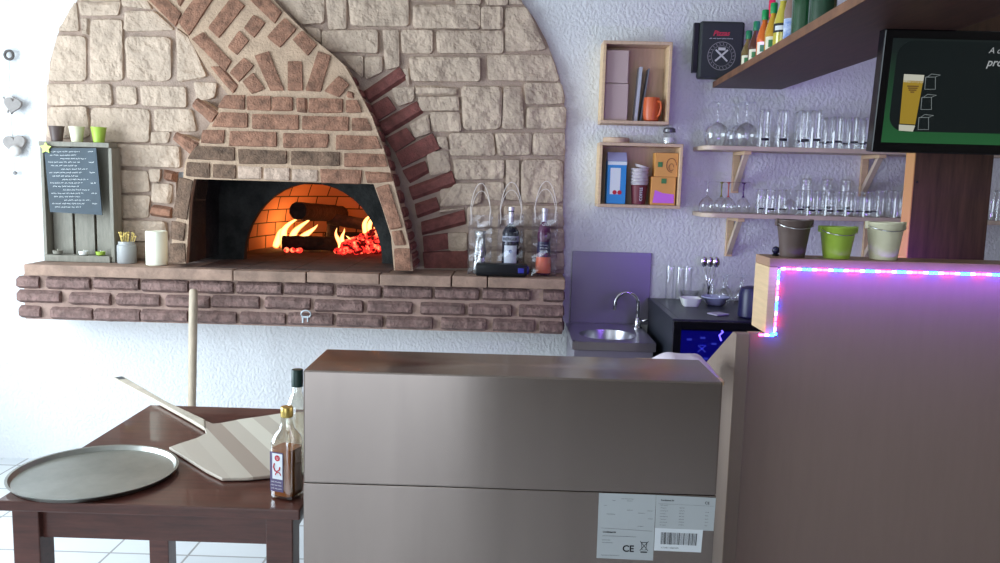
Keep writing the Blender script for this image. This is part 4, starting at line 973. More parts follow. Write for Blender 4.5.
# bottles along the edge
def small_bottle(px, col, cap, label, X=1.075, h=.18, r=.030, cap_h=.02, neck=.011, pap=True, base_px=None):
    Y = atx(px, 45, X).y; X += _sl * (Y - 3.5) + (_b2.x - .985)
    t = thing('juice_bottle', label, 'bottle', (X, Y, zu + .0005), rz=-.35, group='bottles on the dark shelf')
    B().lathe([(r * .9, 0), (r, .005), (r, h * .42), (r * 1.02, h * .5), (r * .7, h * .7), (neck, h * .84), (neck, h)], 24).build('glass_body', mat('liquid_' + '%d_%d_%d' % col, col, .12, coat=.5), t, smooth='auto')
    B().lathe([(neck * 1.25, h * .9), (neck * 1.3, h * .91), (neck * 1.3, h + cap_h), (neck * 1.1, h + cap_h + .003), (.0001, h + cap_h + .003)], 20).build('cap', mat('cap_%d_%d_%d' % cap, cap, .4), t, smooth='auto')
    if pap:
        m = B(); curved(m, r * 1.03, -.9, .9, h * .10, h * .40); m.build('label', mat('cream_label', (232, 226, 200), .6), t)
        m = B(); curved(m, r * 1.05, -.4, .4, h * .18, h * .33); m.build('label_print', mat('green_print', (60, 120, 70), .6), t)
    return t
small_bottle(746, (112, 92, 50), (24, 120, 74), 'brown juice bottle with green cap, nearest the black box', X=1.045, h=.150)
small_bottle(754.5, (86, 48, 34), (24, 120, 74), 'dark red-brown juice bottle with green cap, second from the black box', X=1.045, h=.165)
small_bottle(764, (214, 104, 34), (30, 150, 84), 'orange juice bottle with green neck, third from the black box', X=1.045, h=.185)
small_bottle(768, (150, 60, 40), (206, 24, 60), 'bottle with tall bright red cap behind the orange juice', X=1.12, h=.24, cap_h=.05, pap=False)
small_bottle(773.5, (198, 150, 40), (30, 150, 84), 'amber juice bottle with green neck beside the orange one', X=1.05, h=.19)
small_bottle(784, (196, 180, 70), (190, 186, 180), 'yellow lemon liqueur bottle with black and white label', X=1.06, h=.22, r=.033, neck=.014, pap=False)
tgl = bpy.data.objects[-1] if False else None
small_bottle(780, (176, 176, 180), (206, 208, 214), 'silver-capped clear bottle behind the yellow liqueur', X=1.15, h=.29, cap_h=.03, pap=False)
small_bottle(794.5, (140, 112, 104), (150, 120, 110), 'pinkish bottle with blue and white label', X=1.06, h=.26, r=.028, cap_h=.03, pap=False)
small_bottle(809, (30, 72, 44), (200, 176, 120), 'broad green bottle, left of the two green ones', X=1.075, h=.30, r=.046, neck=.016, pap=False)
small_bottle(829, (28, 64, 44), (200, 176, 120), 'broad green bottle, right of the two green ones', X=1.085, h=.31, r=.046, neck=.016, pap=False)
def band(lbl, r, z0, z1, mt, a=1.2):
    for o in list(bpy.data.objects):
        if o.get('label') == lbl:
            m = B(); curved(m, r, -a, a, z0, z1); m.build('label', mt, o); return o
LBW = mat('blue_white_label', (220, 228, 240), .5, col2=(70, 110, 190), vscale=30)
band('pinkish bottle with blue and white label', .0292, .01, .105, LBW)
band('yellow lemon liqueur bottle with black and white label', .0345, .075, .11, INK)
band('yellow lemon liqueur bottle with black and white label', .0350, .083, .10, PAPER, .8)
band('broad green bottle, left of the two green ones', .0472, .006, .03, PAPER, .3)

# ================================================================ WALL CRATES
def crate(px0, py0, px1, py1, D, label):
    Yf = YB - D
    a, b_, c_ = at(px0, (py0 + py1) / 2, Yf), at(px1, (py0 + py1) / 2, Yf), None
    z1 = at((px0 + px1) / 2, py0, Yf).z; z0 = at((px0 + px1) / 2, py1, Yf).z; x0, x1 = a.x, b_.x; k = .016
    t = thing('wall_crate', label, 'shelf', ((x0 + x1) / 2, YB - D / 2, z0), world=True, group='pine crates on the wall')
    B().box(x0, x1, Yf, YB - .002, z1 - k, z1).build('top_board', PINEH, t, bevel=.002)
    B().box(x0, x1, Yf, YB - .002, z0, z0 + k).build('bottom_board', PINEH, t, bevel=.002)
    B().box(x0, x0 + k, Yf, YB - .002, z0 + k, z1 - k).build('side_board', PINE, t, bevel=.002)
    B().box(x1 - k, x1, Yf, YB - .002, z0 + k, z1 - k).build('side_board', PINE, t, bevel=.002)
    B().box(x0 + k, x1 - k, YB - .012, YB - .003, z0 + k, z1 - k).build('back_board', PINEH, t)
    return x0 + k, x1 - k, z0 + k, z1 - k, Yf
ux0, ux1, uz0, uz1, uy = crate(602, 41, 671, 124, .14, 'open pine crate on the wall, upper one with the orange mug')
lx0, lx1, lz0, lz1, ly = crate(598.5, 143, 682, 208, .14, 'open pine crate on the wall, lower one with tea boxes')
# upper crate contents
PINKB = mat('pinkish_card', (196, 172, 168), .8)
wx_ = (ux1 - ux0)
t = thing('napkin_stack', 'tall stack of pinkish napkin packs in the upper crate', 'napkins', (ux0 + .065, uy + .07, uz0), world=True)
B().box(ux0 + .003, ux0 + .122, uy + .03, uy + .12, uz0 + .001, uz0 + .185).build('lower_pack', PINKB, t, bevel=.004)
B().box(ux0 + .003, ux0 + .118, uy + .03, uy + .12, uz0 + .187, uz0 + .35).build('upper_pack', PINKB, t, bevel=.004)
for i, (px0_, px1_, top, mt, nm) in enumerate(((634, 641.5, 67, mat('grey_magazine', (190, 194, 202), .4), 'glossy pale grey magazine leaning in the upper crate, left one'), (640, 649.5, 68.5, mat('dark_magazine', (110, 112, 120), .4), 'dark thin magazine leaning in the upper crate, beside the mug'))):
    bx = at(px0_, 119, uy + .05).x; txx = at(px1_, top, uy + .05).x; tz_ = at(px1_, top, uy + .05).z; th = .016 if i == 0 else .006
    m = B(); m.prism([Vector((bx, uy + .05, uz0 + .001)), Vector((bx + th, uy + .05, uz0 + .001)), Vector((txx + th * .4, uy + .05, tz_)), Vector((txx - th * .6, uy + .05, tz_))], (0, .075, 0))
    tag(m.build('magazine', mt, off=(bx, uy + .05, uz0)), nm, 'magazine', 'magazines in the upper crate')
p = at(652, 110, uy + .05)
t = thing('orange_mug', 'orange ceramic mug in the upper crate', 'mug', (p.x - .004, uy + .046, uz0 + .001), rz=-.55); t.scale = (.84, .84, .95)
OR = mat('orange_ceramic', (206, 96, 52), .35)
B().lathe([(.034, 0), (.044, .006), (.050, .04), (.050, .09), (.047, .125), (.044, .125), (.046, .09), (.046, .04), (.035, .012), (.0001, .01)], 28).build('cup', OR, t, smooth='auto')
B().tube([(.045, -.015, .105), (.066, -.022, .10), (.072, -.024, .07), (.062, -.022, .035), (.046, -.015, .025)], .007, 8).build('handle', OR, t, smooth=True)
# on top of the lower crate
p = at(616, 140, ly + .07)
t = thing('round_wooden_lid', 'small round wooden lid on top of the lower crate', 'lid', (p.x, ly + .07, lz1 + .0165))
B().lathe([(.066, 0), (.068, .003), (.068, .022), (.064, .026), (.0001, .026)], 28).build('lid_disc', PINEH, t, smooth='auto')
p = at(669, 138, ly + .07)
t = thing('glass_shaker', 'glass shaker with dark metal top on the lower crate', 'shaker', (p.x, ly + .07, lz1 + .0165))
B().lathe([(.030, 0), (.034, .004), (.036, .045), (.030, .055), (.028, .062)], 24).build('jar', GLASSL, t, smooth='auto')
B().lathe([(.028, .0), (.030, .002), (.031, .030), (.0001, .031)], 20, (0, 0, .003)).build('salt', WHITE, t, smooth='auto')
B().lathe([(.031, .060), (.032, .062), (.030, .078), (.02, .084), (.0001, .085)], 24).build('lid', mat('pewter', (110, 108, 112), .35, metal=.7), t, smooth='auto')
# lower crate contents
cx0, cx1 = at(607, 180, ly + .03).x, at(626, 180, ly + .03).x; ztop = at(616, 152, ly + .03).z; zm = at(616, 161, ly + .03).z
t = thing('milk_carton', 'blue and white gable-top carton in the lower crate', 'carton', ((cx0 + cx1) / 2, ly + .06, lz0 + .001), world=True)
BLU = mat('sky_blue_carton', (52, 140, 206), .5)
B().box(cx0, cx1, ly + .022, ly + .11, lz0 + .001, zm).build('body', BLU, t, bevel=.002)
m = B(); m.prism([Vector((cx0, ly + .022, zm + .001)), Vector((cx0, ly + .11, zm + .001)), Vector((cx0, ly + .075, ztop)), Vector((cx0, ly + .057, ztop))], (cx1 - cx0, 0, 0)); m.build('gable_top', mat('pale_lilac_card', (176, 176, 214), .6), t)
B().box(cx0 + .0, cx1 - .0, ly + .0205, ly + .0215, zm - .02, zm - .002).box(cx0 + .015, cx1 - .03, ly + .0205, ly + .0215, lz0 + .05, zm - .035).build('white_print', PAPER, t)
m = B(); m.lathe([(.0001, 0), (.011, 0), (.011, .0006)], 14, (cx0 + .04, ly + .0198, lz0 + .06), Matrix.Rotation(PI / 2, 4, 'X')); m.lathe([(.0001, 0), (.011, 0), (.011, .0006)], 14, (cx0 + .065, ly + .0198, lz0 + .06), Matrix.Rotation(PI / 2, 4, 'X')); m.build('red_print', MC['red_print'], t)
p = at(639, 190, ly + .05)
t = thing('paper_cup_stack', 'stack of paper cups, burgundy below and pale rims above, in the lower crate', 'cups', (p.x, ly + .055, lz0 + .001))
B().lathe([(.033, 0), (.035, .002), (.042, .098), (.0001, .099)], 28).build('burgundy_cup', mat('burgundy_cup', (112, 44, 56), .5), t, smooth='auto')
for k in range(5):
    m = B(); z = .100 + k * .017; m.lathe([(.041, z), (.0465, z + .013), (.049, z + .0145), (.047, z + .0165), (.0001, z + .0165)], 28); m.build('cup_rim', mat('pale_cup', (206, 196, 198), .6), t, smooth='auto')
B().lathe([(.03, 0), (.04, .012), (.0001, .014)], 24, (.008, .0, .186), Matrix.Rotation(.25, 4, 'Y')).build('cup_lid', MC['pale_cup'], t, smooth='auto')
p = at(638, 187, ly + .01); m = B(); text(m, 'COFFEE', .02, (.012, -.0425, .018), (0, 0, 1), (-1, 0, 0)); m.build('lettering', PAPER, t)
TEA = mat('orange_tea_card', (222, 158, 84), .6)
a0, a1 = at(651, 190, ly + .02).x, at(675.5, 190, ly + .02).x; b0, b1 = at(655, 165, ly + .02).x, at(678, 165, ly + .02).x
zmid = at(664, 177, ly + .02).z; zt2 = at(667, 153, ly + .02).z
b1 = min(b1, lx1 - .002); a1 = min(a1, lx1 - .004)
t = thing('tea_box', 'orange tea box with violet picture, lower of the two in the lower crate', 'tea box', ((a0 + a1) / 2, ly + .06, lz0 + .001), world=True, group='tea boxes in the lower crate')
B().box(a0, a1, ly + .02, ly + .10, lz0 + .001, zmid).build('carton', TEA, t, bevel=.002)
B().box((a0 + a1) / 2 - .012, (a0 + a1) / 2 + .014, ly + .018, ly + .0195, zmid - .033, zmid - .008).build('green_logo', mat('tea_green', (70, 124, 72), .6), t)
m = B(); zz = lz0 + .012; m.prism([Vector((a0 + .01, ly + .0185, zz)), Vector((a1 - .006, ly + .0185, zz)), Vector((a1 - .008, ly + .0185, zz + .045)), Vector((a0 + .06, ly + .0185, zz + .05)), Vector((a0 + .02, ly + .0185, zz + .065))], (0, .001, 0)); m.build('violet_picture', mat('violet_print', (206, 110, 220), .6), t)
t = thing('tea_box', 'orange tea box with a cup drawing, upper of the two in the lower crate', 'tea box', ((b0 + b1) / 2, ly + .06, zmid + .001), world=True, group='tea boxes in the lower crate')
B().box(b0, b1, ly + .02, ly + .10, zmid + .001, zt2).build('carton', TEA, t, bevel=.002)
B().box(b0 + .015, b0 + .038, ly + .018, ly + .0195, zmid + .05, zmid + .075).build('green_logo', MC['tea_green'], t)
m = B(); c_ = Vector(((b0 + b1) / 2 + .025, ly + .0185, zmid + .06))
m.tube([c_ + Vector((.025 * math.cos(q), 0, .035 * math.sin(q))) for q in [2 * PI * i / 18 for i in range(15)]], .0014, 5); m.tube([c_ + Vector((.012 * math.cos(q), 0, -.01 + .018 * math.sin(q))) for q in [2 * PI * i / 12 for i in range(12)]], .0012, 5)
m.build('cup_drawing', mat('brown_print', (120, 60, 40), .6), t)

# ================================================================ GLASS SHELVES
D1 = .25; YF = YB - D1
def board_shelf(px0, y_top, label):
    z = at(800, y_top, YF).z; x0 = at(px0, y_top, YF).x; x1 = 2.45; r = .07
    t = thing('glass_shelf', label, 'shelf', (x0, YB - .1, z - .022), world=True, group='birch shelves behind the bar')
    pts = [Vector((x0 + r - r * math.sin(a), YF + r - r * math.cos(a), z - .022)) for a in [PI / 2 * i / 8 for i in range(9)]]
    pts = [Vector((x1, YF, z - .022))] + pts + [Vector((x0, YB - .002, z - .022)), Vector((x1, YB - .002, z - .022))]
    B().prism(pts[::-1], (0, 0, .022)).build('board', SHELFW, t, bevel=.003)
    return t, z, x0
S1, z1s, s1x = board_shelf(704, 147.5, 'pale birch shelf of glasses under the dark shelf, upper of the two')
S2, z2s, s2x = board_shelf(703, 215.5, 'pale birch shelf of glasses above the buckets, lower of the two')
def bracket(t, px, py, z, side=1):
    x = at(px, py, YB - .03).x; zz = z - .0225
    B().box(x - .018, x + .018, YB - .022, YB - .002, zz - .21, zz).build('wall_plate', PINE, t, bevel=.002)
    B().box(x - .018, x + .018, YF + .03, YB - .024, zz - .018, zz).build('arm', PINE, t, bevel=.002)
    M = Matrix.Translation((x, 0, 0))
    B().prism([Vector((x - .012, YF + .05, zz - .019)), Vector((x - .012, YF + .085, zz - .019)), Vector((x - .012, YB - .023, zz - .16)), Vector((x - .012, YB - .023, zz - .20))], (.024, 0, 0)).build('strut', SHELFW, t)
bracket(S1, 737, 165, z1s); bracket(S1, 866, 165, z1s); bracket(S2, 730, 240, z2s); bracket(S2, 868, 240, z2s)
BP = mat('glass_emblem_dark', (48, 48, 58), .4)
def balloon(h=.215, rb_=.066, stem_mt=None):
    t = thing('balloon_glass', '-', 'glass')                     # upside down: bowl rim at z=0
    m = B(); m.shell([(rb_ * .78, 0), (rb_ * .92, .03), (rb_, .06), (rb_ * .9, .085), (rb_ * .5, .108), (.008, .118)], 22); m.build('bowl', GLASS, t, smooth=True)
    sm = stem_mt or GLASSL
    B().lathe([(.009, .116), (.004, .13), (.004, h - .012), (.012, h - .004)], 12).build('stem', sm, t, smooth=True)
    B().lathe([(.012, h - .004), (.038, h - .001), (.039, h)], 24).build('foot', sm, t, smooth='auto')
    return t
def wine(h=.155, r=.04, stem_mt=None):
    t = thing('wine_glass', '-', 'glass')
    B().shell([(r * .80, 0), (r, .03), (r * .98, .045), (r * .6, .068), (.006, .08)], 20).build('bowl', GLASS, t, smooth=True)
    sm = stem_mt or GLASSL
    B().lathe([(.008, .079), (.0035, .088), (.0035, h - .01), (.01, h - .003)], 12).build('stem', sm, t, smooth=True)
    B().lathe([(.01, h - .003), (.034, h - .001), (.035, h)], 24).build('foot', sm, t, smooth='auto')
    return t
def tumbler(h, r, emblem=True, flare=1.12):
    t = thing('tumbler', '-', 'glass')
    B().shell([(r * flare, .0), (r * 1.03, h * .5), (r, h * .93), (r * .9, h)], 18).build('wall', GLASS, t, smooth=True)
    B().lathe([(r * .97, h * .93), (r * .96, h * .97), (r * .88, h * .998)], 18).build('base', GLASSL, t, smooth='auto')
    if emblem:
        m = B(); curved(m, r * 1.09, -.6, .6, h * .17, h * .24, 6); m.build('emblem', BP, t)
    return t
def place_row(proto, xs, z, Y, what, where, grp, dirw='from the left'):
    for i, px in enumerate(xs):
        p = at(px, 150, Y); yy = Y + .012 * ((i * 5) % 3 - 1)
        lb_ = f'{what}, {ORD[i]} {dirw} {where}'
        if i == 0 and proto.get('label') == '-':
            proto.location = (at(px, z, yy).x if False else p.x, yy, z + .0008); proto['label'] = lb_; proto['group'] = grp
        else:
            dup(proto, (p.x, yy, z + .0008), label=lb_, group=grp)
def place(proto, px, py, z, Y, label, grp, scale=None):
    p = at(px, py, Y)
    if proto.get('label') == '-':
        proto.location = (p.x, Y, z + .0008); proto['label'] = label; proto['group'] = grp
        if scale: proto.scale = scale
        return proto
    return dup(proto, (p.x, Y, z + .0008), label=label, group=grp, scale=scale)
g1_ = 'glasses on the upper birch shelf'; g2_ = 'glasses on the lower birch shelf'
bg = balloon()
place(bg, 717, 130, z1s, 4.22, 'large upside-down balloon glass at the left end of the upper shelf', g1_)
place(bg, 746, 130, z1s, 4.21, 'large upside-down balloon glass beside the tall tumblers, second on the upper shelf', g1_)
place(bg, 737, 130, z1s, 4.335, 'large upside-down balloon glass at the back, behind the second one', g1_)
tt = tumbler(.185, .031)
for i, (px, Y) in enumerate(((764, 4.24), (782, 4.23), (800, 4.32), (804, 4.24), (815.5, 4.19))):
    place(tt, px, 130, z1s, Y, f'tall clear tumbler on the upper shelf, {ORD[i]} from the left among the tall ones', g1_)
t2 = tumbler(.155, .03)
for i, (px, Y) in enumerate(((822, 4.33), (829, 4.25), (837, 4.18), (845, 4.33), (853, 4.20), (861, 4.31), (867, 4.21), (880, 4.30), (882, 4.20))):
    place(t2, px, 130, z1s, Y, f'shorter tumbler upside down, {ORD[i]} from the left in the cluster by the screen', g1_)
SG = mat('olive_stem', (150, 150, 70), .2, trans=.3); SR = mat('pink_stem', (200, 100, 90), .2, trans=.3); SP = mat('purple_stem', (96, 54, 120), .2, trans=.3)
place(wine(), 707, 200, z2s, 4.22, 'upside-down wine glass with clear stem at the left end of the lower shelf', g2_)
place(wine(stem_mt=SG), 721, 200, z2s, 4.30, 'upside-down wine glass with olive green stem on the lower shelf', g2_)
place(wine(stem_mt=SR), 728, 200, z2s, 4.20, 'upside-down wine glass with pink stem on the lower shelf', g2_)
place(wine(stem_mt=SP), 743, 200, z2s, 4.27, 'upside-down wine glass with purple stem on the lower shelf', g2_)
t3 = tumbler(.125, .028)
for i, (px, Y) in enumerate(((761, 4.27), (770, 4.21), (782, 4.27), (800, 4.30), (811, 4.20), (820, 4.26), (829, 4.19), (839, 4.26), (849, 4.19), (858, 4.26), (867, 4.19), (873, 4.27))):
    place(t3, px, 200, z2s, Y, f'short clear tumbler with dark emblem, {ORD[i]} from the left on the lower shelf', g2_)
place(wine(.14, .04), 790, 200, z2s, 4.20, 'upside-down dessert glass between short tumblers on the lower shelf', g2_)
t4 = tumbler(.185, .029)
for i, px in enumerate((805, 826, 845)):
    place(t4, px, 200, z2s, 4.345, f'taller tumbler at the back of the lower shelf, {ORD[i]} from the left', g2_)
t5 = tumbler(.135, .029, False)
for i, (px, Y) in enumerate(((881, 4.21), (892, 4.30), (898, 4.21), (905, 4.28))):
    place(t5, px, 200, z2s, Y, f'plain ribbed tumbler next to the pillar, {ORD[i]} from the left', g2_)
t6 = tumbler(.15, .03, False)
for i, (px, Y) in enumerate(((991, 4.2), (1001, 4.2))):
    place(t6, px, 200, z2s, Y, f'plain tumbler right of the pillar on the lower shelf, {ORD[i]} from the left', g2_)

# ================================================================ SINK
ZS = .85
kx0, kx1 = at(572, 340, 3.9).x, at(655, 345, 3.9).x; ky0, ky1 = 3.87, YB - .012
snk = thing('steel_sink', 'small stainless steel sink unit with tall splashback right of the oven ledge', 'sink', ((kx0 + kx1) / 2, 4.1, 0), world=True)
sc_ = Vector(((kx0 + kx1) / 2 - .01, 4.09, ZS)); sr = .140; n = 32
m = B(); vs = []; fs = []
for k in range(n):
    a = 2 * PI * k / n; c, s_ = math.cos(a), math.sin(a)
    dx = (kx1 - sc_.x) if c > 0 else (sc_.x - kx0); dy = (ky1 - sc_.y) if s_ > 0 else (sc_.y - ky0)
    q = min(dx / max(1e-6, abs(c)), dy / max(1e-6, abs(s_))); vs.append((sc_.x + q * c, sc_.y + q * s_, ZS))
rr2 = [(sr + .012, 0), (sr, -.003), (sr * .97, -.02), (sr * .86, -.13), (sr * .6, -.15), (.03, -.155)]
for r_, z in rr2: vs += [(sc_.x + r_ * math.cos(2 * PI * k / n), sc_.y + r_ * math.sin(2 * PI * k / n), ZS + z) for k in range(n)]
for j in range(len(rr2)):
    for k in range(n): fs.append((j * n + k, j * n + (k + 1) % n, (j + 1) * n + (k + 1) % n, (j + 1) * n + k))
fs.append(tuple(range(len(rr2) * n, (len(rr2) + 1) * n))); m.add(vs, fs); m.build('sink_bowl', STEELB, snk, smooth='auto')
m = B(); m.box(kx0, kx1, ky0, ky0 + .004, ZS - .04, ZS - .001).box(kx0, kx0 + .004, ky0 + .004, ky1, ZS - .04, ZS - .001).box(kx1 - .004, kx1, ky0 + .004, ky1, ZS - .04, ZS - .001); m.build('rim', STEELB, snk)
B().box(kx0 + .01, kx1 - .01, ky0 + .012, ky0 + .03, .05, ZS - .042).box(kx0 + .01, kx0 + .03, ky0 + .03, ky1, .0, ZS - .042).box(kx1 - .03, kx1 - .01, ky0 + .03, ky1, .0, ZS - .042).build('base_cabinet', mat('lilac_grey_front', (150, 144, 156), .4, metal=.6), snk, bevel=.002)
bxl, bxr = at(571, 290, YB - .01).x, at(650, 290, YB - .01).x; zsb = at(610, 252, YB - .01).z
B().box(bxl, bxr, YB - .011, YB - .002, ZS + .001, zsb).build('splashback', mat('splash_steel', (150, 144, 160), .42, metal=.8), snk, bevel=.002)
fb = at(637, 328, 4.28); fb = Vector((fb.x, 4.28, ZS))
t = thing('sink_faucet', 'chrome swan-neck faucet on the steel sink', 'faucet', tuple(fb), world=True)
pth = [fb + Vector((0, 0, .02)), fb + Vector((0, 0, .10))] + [fb + Vector((-.062 + .062 * math.cos(q), -.02 * (q / PI), .125 + .062 * math.sin(q))) for q in [PI * i / 12 for i in range(12)]] + [fb + Vector((-.124, -.025, .095))]
B().tube(pth, .0085, 12).build('spout', CHROME, t, smooth=True)
B().lathe([(.026, 0.001), (.026, .006), (.018, .012), (.017, .05), (.012, .056)], 20, fb).build('base', CHROME, t, smooth='auto')
B().tube([fb + Vector((.015, 0, .035)), fb + Vector((.05, -.02, .05))], [.008, .005], 8).build('lever', CHROME, t, smooth=True)

# ================================================================ MINI FRIDGE AND THINGS ON IT
fx0, fx1, fy0, fy1, fz = .735, 1.26, 3.66, 4.36, 1.0
fz = atz(676, 322, 1.0).z
fg = thing('mini_fridge', 'black glass-door mini fridge with painted blue reflections right of the sink', 'fridge', (.98, 4.0, 0), world=True)
B().box(fx0, fx0 + .03, fy0 + .03, fy1, .05, fz).box(fx1 - .03, fx1, fy0 + .03, fy1, .05, fz).box(fx0 + .03, fx1 - .03, fy0 + .03, fy1, fz - .03, fz).box(fx0 + .03, fx1 - .03, fy0 + .03, fy1, .05, .08).box(fx0 + .03, fx1 - .03, fy1 - .02, fy1, .08, fz - .03).build('case', mat('fridge_black', (34, 38, 48), .4), fg, bevel=.002)
m = B(); m.box(fx0, fx0 + .035, fy0, fy0 + .028, .06, fz - .005).box(fx1 - .035, fx1, fy0, fy0 + .028, .06, fz - .005).box(fx0 + .035, fx1 - .035, fy0, fy0 + .028, fz - .04, fz - .005).box(fx0 + .035, fx1 - .035, fy0, fy0 + .028, .06, .10); dr = m.build('door', BLACKG, fg, bevel=.002)
B().box(fx0 + .036, fx1 - .036, fy0 + .01, fy0 + .016, .10, fz - .041).build('pane', glass('dark_pane', (150, 160, 220), .8, .06), dr)
BG = emis('blue_reflection_glow', (60, 50, 255), 1.6)
B().box(fx0 + .15, fx1 - .05, fy1 - .06, fy1 - .05, .55, fz - .16).build('painted_reflection', mat('blue_reflection', (60, 56, 190), .5, emit=(58, 50, 230), estr=.28), fg)  # emissive panel imitating the LED strip's blue reflection in the glass door
m = B(); m.tube([(fx0 + .24, fy0 + .12, fz - .05), (fx0 + .25, fy0 + .12, fz - .07), (fx0 + .235, fy0 + .12, fz - .085), (fx0 + .245, fy0 + .12, fz - .11)], .004, 6); m.build('reflection_squiggle', emis('pink_reflection', (200, 150, 255), 9), fg)  # glowing squiggle painted in as a bright LED reflection on the door
m = B()
for k, (x, z) in enumerate(((.2, .2), (.27, .19), (.33, .22), (.22, .29), (.29, .30))): m.box(fx0 + x, fx0 + x + .025, fy1 - .064, fy1 - .061, fz - z - .01, fz - z); 
m.ribbon([(fx0 + .26, fy1 - .065, fz - .27), (fx0 + .30, fy1 - .065, fz - .235), (fx0 + .27, fy1 - .065, fz - .235)], .006, (0, 1, 0)); m.ribbon([(fx0 + .26, fy1 - .065, fz - .235), (fx0 + .30, fy1 - .065, fz - .27)], .006, (0, 1, 0))
m.build('shelf_marks', mat('pale_marks', (160, 160, 240), .5, emit=(170, 170, 255), estr=.7), fg)
B().box(fx0 + .036, fx1 - .036, fy0 + .04, fy1 - .07, fz - .33, fz - .325).build('wire_shelf', CHROME, fg)
zf = fz + .001
def onf(px, py): return atz(px, py, fz)
tg = tumbler(.18, .022, False, 1.0)
for i, (px, py) in enumerate(((670, 297), (679, 293), (688, 293))):
    p = at(px, 280, 4.28); p.y = 4.28 - .03 * (i % 2)
    lb_ = f'slim tall clear glass on the mini fridge, {ORD[i]} from the left'
    if i == 0: tg.location = (p.x, p.y, zf); tg['label'] = lb_; tg['group'] = 'tall glasses on the fridge'
    else: dup(tg, (p.x, min(p.y, 4.3), zf), label=lb_, group='tall glasses on the fridge')
def bowl(name, label, p, prof, mt, sq=0, n=28):
    t = thing(name, label, 'bowl', (p.x, p.y, zf)); B().lathe(prof, n, sq=sq).build('bowl', mt, t, smooth='auto'); return t
p = onf(692, 301); bowl('glass_bowl', 'clear glass bowl behind the white dish on the mini fridge', Vector((p.x, p.y + .09, 0)), [(.03, 0), (.05, .01), (.066, .05), (.062, .05), (.046, .014), (.0001, .01)], GLASSL)
p = onf(690, 306); bowl('white_dish', 'small white ceramic dish with slanted sides on the mini fridge', p, [(.034, 0), (.036, .003), (.050, .042), (.046, .042), (.032, .008), (.0001, .007)], WHITE, sq=7)
p = onf(715, 305); bowl('serving_bowl', 'pale bluish bowl with a wide rim on the mini fridge', p, [(.036, 0), (.042, .004), (.058, .03), (.072, .040), (.070, .044), (.052, .034), (.034, .01), (.0001, .008)], mat('pale_blue_ceramic', (176, 180, 214), .3))
p = onf(718, 315)
t = thing('coaster', 'small pale coaster in front of the bowls on the mini fridge', 'coaster', (p.x, p.y, zf), rz=.5)
B().box(-.038, .038, -.035, .035, 0, .008).build('tile', mat('coaster_grey', (176, 170, 190), .5), t, bevel=.004)
p = onf(711, 297)
sj = Vector((at(709, 285, 4.29).x, 4.29, zf))
t = thing('spoon_jar', 'clear jar holding the long spoons on the mini fridge', 'jar', tuple(sj)); B().shell([(.03, .002), (.034, .01), (.036, .085), (.038, .09)], 20).build('jar', GLASS, t, smooth=True); B().lathe([(.03, 0), (.03, .006)], 20).build('base', GLASSL, t)
for i, dx in enumerate((-.030, 0, .030)):
    top = sj + Vector((dx, -.004 * i, .185)); bot = sj + Vector((-dx * .3, .004 * i, .012))
    t = thing('long_spoon', f'steel spoon standing in the jar, {ORD[i]} from the left', 'spoon', tuple(bot), world=True, group='spoons in the jar')
    B().tube([bot, top], [.0028, .0024], 6).build('handle', CHROME, t, smooth=True)
    B().sphere(top + Vector((0, 0, .02)), .019, 8, (.95, .4, 1.4)).build('spoon_bowl', CHROME, t, smooth=True)
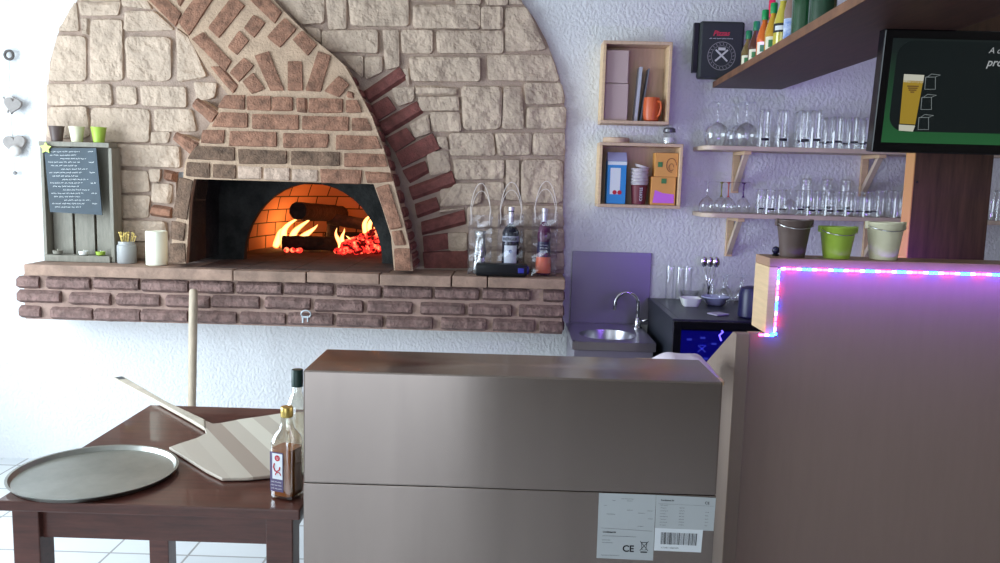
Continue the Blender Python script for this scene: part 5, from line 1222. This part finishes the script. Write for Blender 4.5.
# glasses behind the bar end, on the fridge
wg = wine(.14, .04)
for i, (x, y) in enumerate(((1.09, 4.22), (1.13, 4.31), (1.17, 4.20), (1.21, 4.31))):
    lb_ = f'upside-down stemmed glass at the right of the mini fridge top, {ORD[i]} from the left'
    if i == 0: wg.location = (x, y, zf); wg['label'] = lb_; wg['group'] = 'stemmed glasses on the fridge'
    else: dup(wg, (x, y, zf), label=lb_, group='stemmed glasses on the fridge')
t = thing('dark_canister', 'dark violet-blue rounded canister beside the raised bar end', 'canister', (1.115, 3.80, zf))
B().lathe([(.055, 0), (.06, .006), (.06, .11), (.052, .135), (.03, .143), (.0001, .144)], 28).build('body', mat('navy_canister', (30, 28, 70), .35), t, smooth='auto')
# crumpled white cloth on the bar worktop behind the cabinet
m = B(); vs = []; fs = []; nx, ny = 18, 12; c0 = at(684, 358, 2.85)
for j in range(ny + 1):
    for i in range(nx + 1):
        u, v = i / nx - .5, j / ny - .5; e = max(0, 1 - (2 * u) ** 4) * max(0, 1 - (2 * v) ** 4)
        vs.append((.745 + u * .34, 3.80 - 0, 0)) if False else vs.append((.56 + u * .18, 2.62 + v * .24, .0))
        x, y, _ = vs[-1]; vs[-1] = (x, y, (.045 * e + .016 * e)*1 if 0 else .042 * e + .016 * e * noise.noise(Vector((x * 14, y * 14, 2))))
for j in range(ny):
    for i in range(nx): a = j * (nx + 1) + i; fs.append((a, a + 1, a + nx + 2, a + nx + 1))
bs = thing('prep_stool', 'low pale side table behind the steel cabinet', 'side table', (.60, 2.66, 0), world=True)
B().box(.43, .655, 2.46, 2.76, 1.0, 1.015).build('tabletop', PINE, bs, bevel=.002)
for x in (.45, .62):
    for y in (2.48, 2.72): B().box(x, x + .025, y, y + .025, 0, .999).build('leg', PINE, bs)
ck = B(); ck.add([(x, y, z + 1.016) for x, y, z in vs], fs); ck.add([(x, y, 1.0155) for x, y, z in vs], [f[::-1] for f in fs])
tag(ck.build('folded_cloth', mat('white_cloth', (226, 214, 226), .9, bump=.3), smooth=True), 'rumpled white cloth lying behind the steel cabinet next to the bar', 'cloth')
# a small ball-topped stopper between end board and brown bucket
p = at(772, 250, 2.72)
t = thing('bottle_stopper', 'small round black stopper on the bar top beside the brown bucket', 'stopper', (p.x, 2.68, zbt + .001))
B().lathe([(.010, 0), (.012, .003), (.006, .008), (.0001, .009)], 16).build('foot', BLACK, t, smooth='auto'); B().sphere((0, 0, .018), .0125, 8).build('ball', mat('blue_black', (24, 22, 60), .25), t, smooth=True)
for o in bpy.data.objects:
    for k_ in ('_o',):
        if k_ in o: del o[k_]
